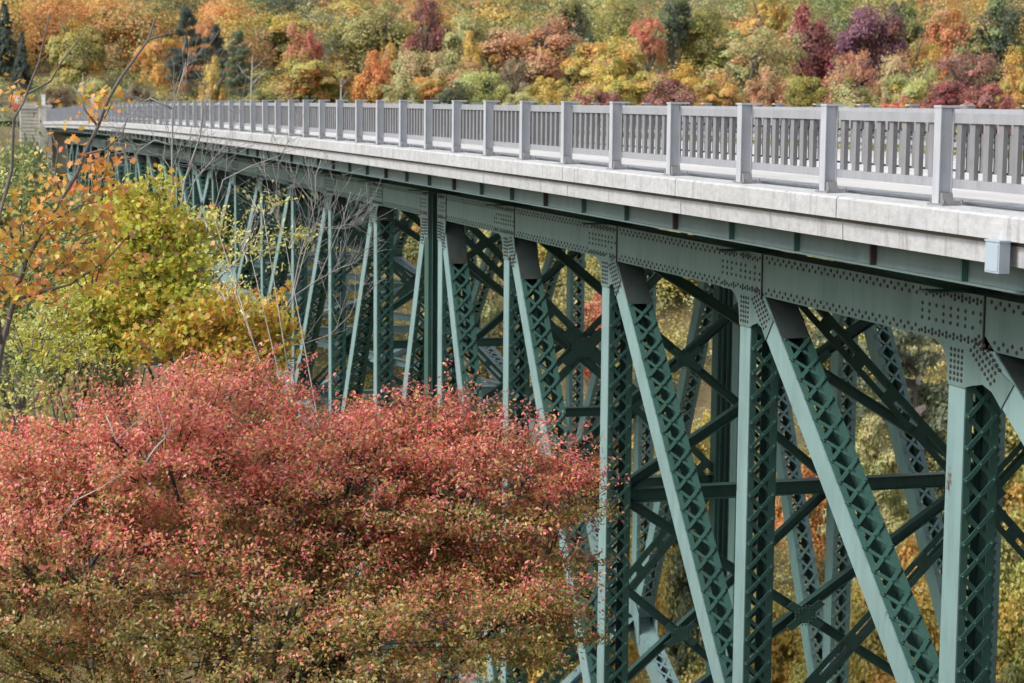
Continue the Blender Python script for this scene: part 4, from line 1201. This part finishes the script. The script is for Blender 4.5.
def plant_row(rows, group):
    r = random.Random(11)
    for i, (kind, colr, x, y, top, hw, label) in enumerate(rows):
        g = float(ground_z(x, y))
        h = max(top - g, hw * 1.0)
        nm = {'shrub': 'bush', 'spruce': 'spruce_tree', 'pine': 'pine_tree'}.get(kind, 'broadleaf_tree')
        t = thing(nm, label, 'bush' if kind == 'shrub' else 'tree', (x, y, g), group)
        ms = crown_meshes(kind)
        ch = {'shrub': h * .98, 'spruce': h * .95, 'pine': min(h * .93, hw * 3.2)}.get(kind, h * .97 if h < 10 else max(h * .55, min(h * .9, hw * 2.7)))
        o = bpy.data.objects.new('crown', ms[i % len(ms)]); COL.objects.link(o); o.parent = t
        zsc = ch / 1.97
        o.scale = (hw, hw, zsc); o.location = (0, 0, top - g - ch)
        o.rotation_euler = (0, 0, r.uniform(0, 6.28))
        for sl, cc in zip(o.material_slots, (colr,) + SECOND[colr]):
            sl.link = 'OBJECT'; sl.material = lm(cc)
        k = bpy.data.objects.new('trunk', trunk_mesh(kind, i % 3)); COL.objects.link(k); k.parent = t
        tw_ = hw * (.5 if kind == 'pine' else .8)
        k.scale = (tw_ if h < 9 or kind == 'pine' else max(tw_, 2.2), tw_ if h < 9 or kind == 'pine' else max(tw_, 2.2), (top - g) * .93); k.rotation_euler = (0, 0, r.uniform(0, 6.28))
        if kind == 'shrub': k.scale = (hw * .5, hw * .5, (top - g) * .85)

plant_row(HILL, 'autumn trees on the far hillside')
plant_row(SLOPE, 'trees on the gorge slope behind the truss')

# ---- woods and undergrowth nobody could count
def mass(name, cols, cl, per, leaf, rng, flat=.8):
    """cl: rows x, y, z, radius, colour index"""
    c = []; o = []; mi = []
    for x, y, z, rr, ci in cl:
        k = int(per * rng.uniform(.8, 1.2))
        q, d = shell(rng, k, .75)
        bump = 1 + .22 * np.sin(q[:, 0] * 5 + x) * np.sin(q[:, 1] * 5 + y) + .15 * np.sin(q[:, 2] * 9 + x)
        q = q * rr * bump[:, None]; q[:, 2] *= flat
        c.append(np.array([x, y, z]) + q); o.append(d); mi.append(np.full(k, int(ci)))
    c = np.concatenate(c); o = np.concatenate(o); mi = np.concatenate(mi)
    v, f, n = leaf_quads(c, leaf, leaf * .7, rng, .6, o, 2.3)
    v[:, 2] += CZ
    me = raw_mesh(name, v, f, n, [lm(k) for k in cols], mi=mi)
    ob = bpy.data.objects.new(name, me); COL.objects.link(ob); ob['kind'] = 'stuff'
    return ob
rng = np.random.default_rng(3)
cl = []
for i in range(560):
    az = rng.uniform(-.06, .62); d = 266 + 200 * rng.uniform(0, 1) ** 1.5
    x, y = d * math.sin(az), d * math.cos(az)
    if y < 215: continue
    h = rng.uniform(5.5, 9.5)
    cl.append((x, y, float(ground_z(x, y)) + h - 3.8, rng.uniform(3.4, 6.0), rng.integers(9)))
o = mass('far_woods', ['orange', 'gold', 'yellowgreen', 'olive', 'green', 'green', 'tanorange', 'palegreen', 'darkgreen'], cl, 1500, .36, rng, 1.25)
o['label'] = 'autumn woods high on the far hillside behind the single trees'; o['category'] = 'woods'
cl = []
for i in range(1500):
    x, y = rng.uniform(-70, 190), rng.uniform(14, 262)
    if math.hypot(x, y) < 26 or (9.0 < x < 23 and (y < 5 or 180 < y < 192)): continue
    if 84 < y < 106: continue
    if y > 186 and abs(x - np.interp(y, _ry, _rx)) < 6.2: continue
    rr = rng.uniform(.7, 1.9)
    cl.append((x, y, float(ground_z(x, y)) + rr * .3, rr, rng.integers(6)))
o = mass('undergrowth', ['yellowgreen', 'olive', 'gold', 'yellow', 'green', 'darkgreen'], cl, 150, .3, rng, .8)
o['label'] = 'low autumn undergrowth covering the gorge slopes'; o['category'] = 'undergrowth'

cl = []
for i in range(620):
    x, y = rng.uniform(-14, 175), rng.uniform(193, 285)
    if y < 270 and abs(x - np.interp(y, _ry, _rx)) < 6.4: continue
    if math.atan2(x, y) > .66: continue
    rr = rng.uniform(1.1, 2.3)
    cl.append((x, y, float(ground_z(x, y)) + rr * .35, rr, rng.integers(7)))
o = mass('thicket', ['yellowgreen', 'olive', 'green', 'darkgreen', 'olive', 'green', 'brown'], cl, 380, .22, rng, .9)
o['label'] = 'mixed autumn thicket filling the far bank between the trees'; o['category'] = 'thicket'
cl = []
for i in range(2700):
    x, y = rng.uniform(24, 135), rng.uniform(66, 190)
    if math.atan2(x, y) > .66: continue
    rr = rng.uniform(1.3, 3.4)
    cl.append((x, y, float(ground_z(x, y)) + rr * .35, rr, rng.integers(7)))
for i in range(2600):
    x, y = rng.uniform(-75, 8.5), rng.uniform(28, 190)
    if y > 176 and x > 7.2: continue
    if 84 < y < 105: continue
    rr = rng.uniform(1.1, 2.6)
    cl.append((x, y, float(ground_z(x, y)) + rr * .35, rr, rng.integers(7)))
for i in range(90):
    x, y = rng.uniform(42, 66), rng.uniform(128, 156); rr = rng.uniform(1.6, 3.0)
    cl.append((x, y, float(ground_z(x, y)) + rr * .5, rr, rng.integers(7)))
o = mass('slope_thicket', ['yellowgreen', 'olive', 'green', 'yellowgreen', 'palegreen', 'green', 'lime'], cl, 340, .2, rng, .9)
o['label'] = 'green and yellow thicket covering the gorge slopes under the bridge'; o['category'] = 'thicket'

# ---- near plants, built leaf by leaf
def near_plant(name, label, cat, lobes, kind, leaf, mats, weight, seed, base, limbs=None, clump=.28, per=110, bark='bark', sprigs=0, twigs=True, depth=1.0, group=None, flat=.6, trunk_r=.09, lobe_limb=True, drop_out=0.0):
    rng = np.random.default_rng(seed); rr = random.Random(seed)
    bx, by = base; bz = float(ground_z(bx, by)) - .15
    t = thing(name, label, cat, (bx, by, bz), group)
    wood = MB(); C = []; MI = []; O = []
    if limbs:
        for r0, r1, pts in limbs:
            wood.tube(pts, list(np.linspace(r0, r1, len(pts))), 7)
    zs = [l[2] + l[4] for l in lobes]; ztop = max(zs); zbot = min(l[2] - l[4] for l in lobes)
    cen = np.mean([l[:3] for l in lobes], 0)
    hub = np.array([bx, by, bz]) * .45 + np.array([cen[0], cen[1], zbot + .25 * (ztop - zbot)]) * .55
    if lobe_limb:
        wood.tube([(bx, by, bz), (bx * .7 + hub[0] * .3 + .1, by * .7 + hub[1] * .3, bz * .6 + hub[2] * .4), hub], [trunk_r, trunk_r * .85, trunk_r * .7], 9)
    for (x, y, z, rx, rz, n) in lobes:
        c0 = np.array([x, y, z]); rd_ = (rx + rz) * .5 * depth
        if lobe_limb:
            e = c0 + UPZ * rz * .3; md = (hub + e) * .5 + np.array([rr.uniform(-.2, .2), rr.uniform(-.2, .2), .15])
            wood.tube([hub, md, e], [trunk_r * .55, trunk_r * .36, trunk_r * .12], 6)
        P, D = shell(rng, n, .62)
        for p, d in zip(P, D):
            c = c0 + RIGHT * p[0] * rx + AHEAD * p[1] * rd_ + UPZ * p[2] * rz
            if rng.random() < drop_out: continue
            f = .4 * (.5 + .5 * p[2]) + .6 * min(1, max(0, (c[2] - zbot) / (ztop - zbot) - .3) / .7)
            cr = clump * rng.uniform(.6, 1.5)
            k = max(3, int(per * rng.uniform(.6, 1.35)))
            q, dd = shell(rng, k, .15)
            # leaves hang along a spray that leans outward
            ax = RIGHT * d[0] + AHEAD * d[1] + UPZ * (d[2] * .6 + .25); ax /= np.linalg.norm(ax)
            q = q * cr; q[:, 2] *= flat
            q += ax[None, :] * (rng.uniform(-.5, .9, (k, 1)) * cr)
            C.append(c + q); O.append(np.tile(ax, (k, 1)))
            wv = np.array(weight(f, rng), float); wv /= wv.sum()
            MI.append(rng.choice(len(mats), k, p=wv))
            if twigs and rr.random() < .5:
                st = c0 + (c - c0) * rr.uniform(.45, .75) - UPZ * .05
                wood.tube([st, (st + c) / 2 + UPZ * rr.uniform(-.05, .06), c + ax * cr * rr.uniform(.3, .9)], [.011, .007, .003], 4, cap=False)
    for i in range(sprigs):
        x, y, z, rx, rz, n = lobes[rr.randrange(len(lobes))]
        p, d = shell(rng, 1, .98); p = p[0]; p[2] = abs(p[2]) * .8 + .15
        c = np.array([x, y, z]) + RIGHT * p[0] * rx + AHEAD * p[1] * (rx + rz) * .5 * depth + UPZ * p[2] * rz
        ax = RIGHT * p[0] * .7 + AHEAD * p[1] * .5 + UPZ * rr.uniform(.35, 1.1); ax /= np.linalg.norm(ax)
        L = rr.uniform(.15, .55); k = int(L * 70)
        s_ = rng.uniform(0, 1, (k, 1))
        C.append(c + ax * L * s_ + rng.normal(size=(k, 3)) * .035); O.append(np.tile(ax, (k, 1)))
        wv = np.array(weight(1.0, rng), float); wv /= wv.sum(); MI.append(rng.choice(len(mats), k, p=wv))
        wood.tube([c - ax * .15, c + ax * L], [.006, .002], 4, cap=False)
    C = np.concatenate(C); O = np.concatenate(O); MI = np.concatenate(MI)
    if kind == 'maple':
        v, f, n = leaf_maple(C, leaf, rng); mi = np.repeat(MI, len(MAPLE))
    else:
        v, f, n = leaf_quads(C, leaf, leaf * .5, rng, .6, O, .4); mi = MI
    v = v - np.array([bx, by, bz])
    me = raw_mesh('foliage', v, f, n, mats, mi=mi)
    ob = bpy.data.objects.new('foliage', me); COL.objects.link(ob); ob.parent = t
    wood.build('trunk', M[bark], t, True)
    return t

RED = [leaf_mat('red_top_leaves', [(.68, .17, .13), (.71, .25, .15), (.62, .11, .12), (.74, .38, .23), (.66, .23, .17)], .38, .42, .5),
       leaf_mat('rusty_leaves', [(.62, .33, .11), (.56, .40, .10), (.48, .24, .12), (.64, .44, .15)], .38, .42, .5),
       leaf_mat('turning_green_leaves', [(.24, .26, .06), (.34, .32, .08), (.17, .19, .05), (.44, .40, .10)], .38, .42, .5),
    leaf_mat('purplish_leaves', [(.34, .16, .17), (.42, .23, .23), (.26, .13, .12)], .38, .42, .5)]
red_tree = near_plant('ornamental_tree', 'wide dense salmon-red leafed tree filling the lower left in front of the bridge', 'tree', RED_LOBES, 'leaf', .05, RED,
           lambda f, r: (max(.03, (f - .38) * 2.5 + r.uniform(-.45, .45)), max(.1, .38 + r.uniform(-.25, .25)), max(.02, 1.55 - f * 1.95 + r.uniform(-.5, .55)), .08), 21, (2.6, 22.4),
           clump=.235, per=108, sprigs=420, drop_out=.12, bark='bark_dark', depth=.95, trunk_r=.13)
dm = MB()
for r0, r1, pts in RED_DEAD: dm.tube(pts, list(np.linspace(r0 * .7, r1 * .7, len(pts))), 5)
dm.build('dead_branch', M['bark_pale'], red_tree, True)
MP = [leaf_mat('maple_green_leaves', [(.46, .50, .07), (.55, .55, .09), (.35, .42, .06), (.62, .58, .10)], .48, .45, .4),
      leaf_mat('maple_gold_leaves', [(.56, .40, .05), (.58, .32, .05), (.48, .42, .07), (.54, .46, .10)], .42, .45, .4),
      leaf_mat('maple_rust_leaves', [(.44, .20, .08), (.34, .17, .10), (.50, .28, .12)], .35, .5, .4),
      leaf_mat('maple_orange_leaves', [(.68, .40, .07), (.66, .30, .07), (.70, .48, .10), (.64, .22, .10)], .42, .45, .4)]
near_plant('maple_tree', 'yellow-green maple with gold tips behind the top of the red tree', 'tree', MAPLE_LOBES, 'maple', .076, MP,
           lambda f, r: (.65 + .35 * r.random(), .2 + .4 * max(0, f - .4), .07 * f, .03), 31, (6.2, 27.2), clump=.21, per=21, flat=.6, sprigs=50)
near_plant('maple_tree', 'golden maple sapling right of the yellow-green maple, against the green steel', 'tree', GOLD_LOBES, 'maple', .08, MP,
           lambda f, r: (.22, .75, .06, .14), 37, (7.0, 26.0), clump=.2, per=20, flat=.6, sprigs=30, trunk_r=.05)
near_plant('maple_tree', 'thin maple with orange leaves on dark bare limbs at the left edge', 'tree', ORANGE_LOBES, 'maple', .08, MP,
           lambda f, r: (.05, .35, .03, .6), 43, (.9, 20.6), limbs=ORANGE_LIMBS, clump=.2, per=10, bark='bark', flat=.8, lobe_limb=False)
near_plant('birch_sapling', 'sapling with small lime-yellow leaves left of the red tree', 'tree', BIRCH_LOBES, 'leaf', .055,
           [lm('lime'), leaf_mat('birch_yellow_leaves', [(.55, .48, .08), (.48, .45, .10)], .4)], lambda f, r: (.55, .45), 47, (1.7, 24.3), clump=.22, per=24, trunk_r=.035)
near_plant('leafy_bush', 'grey-green bush at the left edge behind the orange-leafed maple', 'bush', GREEN_LOBES, 'leaf', .09, [lm('palegreen'), lm('green'), lm('yellowgreen')],
           lambda f, r: (.25, .5, .25), 53, (3.0, 31.5), clump=.3, per=75, trunk_r=.06)
near_plant('leafy_sapling', 'sparse sapling with tiny yellow-green leaves in front of the truss', 'tree', SPARSE_LOBES, 'leaf', .06, [lm('yellowgreen'), lm('lime')],
           lambda f, r: (.5, .5), 59, (7.2, 25.3), clump=.2, per=20, trunk_r=.03, bark='bark_pale')

def twiggy(m, pts, r0, r1, rr, n, depth=0):
    """a stem with side twigs, recursively"""
    pts = [np.array(p) for p in pts]
    m.tube(pts, list(np.linspace(r0, r1, len(pts))), 6 if depth == 0 else 4, cap=depth == 0)
    for i in range(n):
        s = rr.uniform(.22, 1) * (len(pts) - 1); j = min(int(s), len(pts) - 2); fr = s - j
        p = pts[j] * (1 - fr) + pts[j + 1] * fr
        d = pts[j + 1] - pts[j]; d /= np.linalg.norm(d)
        side = np.array([rr.gauss(0, 1), rr.gauss(0, 1), rr.gauss(.25, .7)])
        d2 = d * rr.uniform(.5, 1.0) + side * .55; d2 /= np.linalg.norm(d2)
        L = rr.uniform(.25, .75) * (1 if depth == 0 else .5)
        bend = np.array([rr.uniform(-.1, .1), rr.uniform(-.1, .1), rr.uniform(.0, .14)]) * L
        q = [p, p + d2 * L * .5 + bend, p + d2 * L + bend * 2.5]
        r = max(.003, (r0 + (r1 - r0) * s / (len(pts) - 1)) * .42)
        twiggy(m, q, r, .0022, rr, (4 if depth == 0 else 0), depth + 1)

def bare_tree(label, stems, base, seed, n, bark='bark_grey', group='bare grey saplings in front of the bridge'):
    rr = random.Random(seed)
    bz = float(ground_z(*base)) - .1
    t = thing('bare_sapling', label, 'tree', (*base, bz), group)
    m = MB()
    p0 = np.array(stems[0][2][0])
    m.tube([(base[0], base[1], bz), (np.array([*base, bz]) + p0) / 2 + np.array([.08, 0, 0]), p0], [stems[0][0] * 1.5, stems[0][0] * 1.2, stems[0][0]], 7)
    m.build('trunk', M[bark], t, True)
    for i, (r0, r1, pts) in enumerate(stems):
        b = MB(); twiggy(b, pts, r0, r1, rr, n)
        b.build('branch', M[bark], t, True)
    return t
bare_tree('bare pale grey sapling with long forked stems rising across the far railing', BARE_STEMS, (BARE_STEMS[0][2][0][0] + .2, BARE_STEMS[0][2][0][1] + .2), 5, 13)
bare_tree('bare pale sapling fanning out in front of the truss posts above the red tree', BARE_STEMS_B, (BARE_STEMS_B[0][2][0][0] + .1, BARE_STEMS_B[0][2][0][1] + .2), 9, 8)
# white dead trees behind the railing
def dead_tree(label, x, y, top, hw, seed, fork):
    rr = random.Random(seed); g = float(ground_z(x, y))
    t = thing('dead_tree', label, 'tree', (x, y, g), 'white dead trees behind the railing')
    m = MB(); h = top - g
    a = np.array([x, y, g - .2])
    m.tube([a, a + UPZ * h * .5 + RIGHT * .1, a + UPZ * (h + .2) + RIGHT * hw * .15], [.10, .075, .02], 7)
    m.build('trunk', M['bark_pale'], t, True)
    for i in range(fork):
        z = h * rr.uniform(.45, .85); s = rr.choice((-1, 1)) if i else 1
        b = MB(); p = a + UPZ * z + RIGHT * .1
        twiggy(b, [p, p + RIGHT * s * hw * .5 + UPZ * h * .12, p + RIGHT * s * hw * rr.uniform(.7, 1.1) + UPZ * h * .24], .045, .01, rr, 3)
        b.build('branch', M['bark_pale'], t, True)
dead_tree('white dead tree with a forked top right of the dark pines', 32.92, 209.31, 4.95, 1.8, 3, 4)
dead_tree('short white dead snag right of the wide green and orange maple', 41.67, 205.36, 2.43, 0.7, 4, 2)
dead_tree('thin pale dead tree in the far left gap above the sign', 15.77, 212.01, 2.9, 1.2, 6, 4)

for o in bpy.data.objects:
    if '_o' in o: del o['_o']
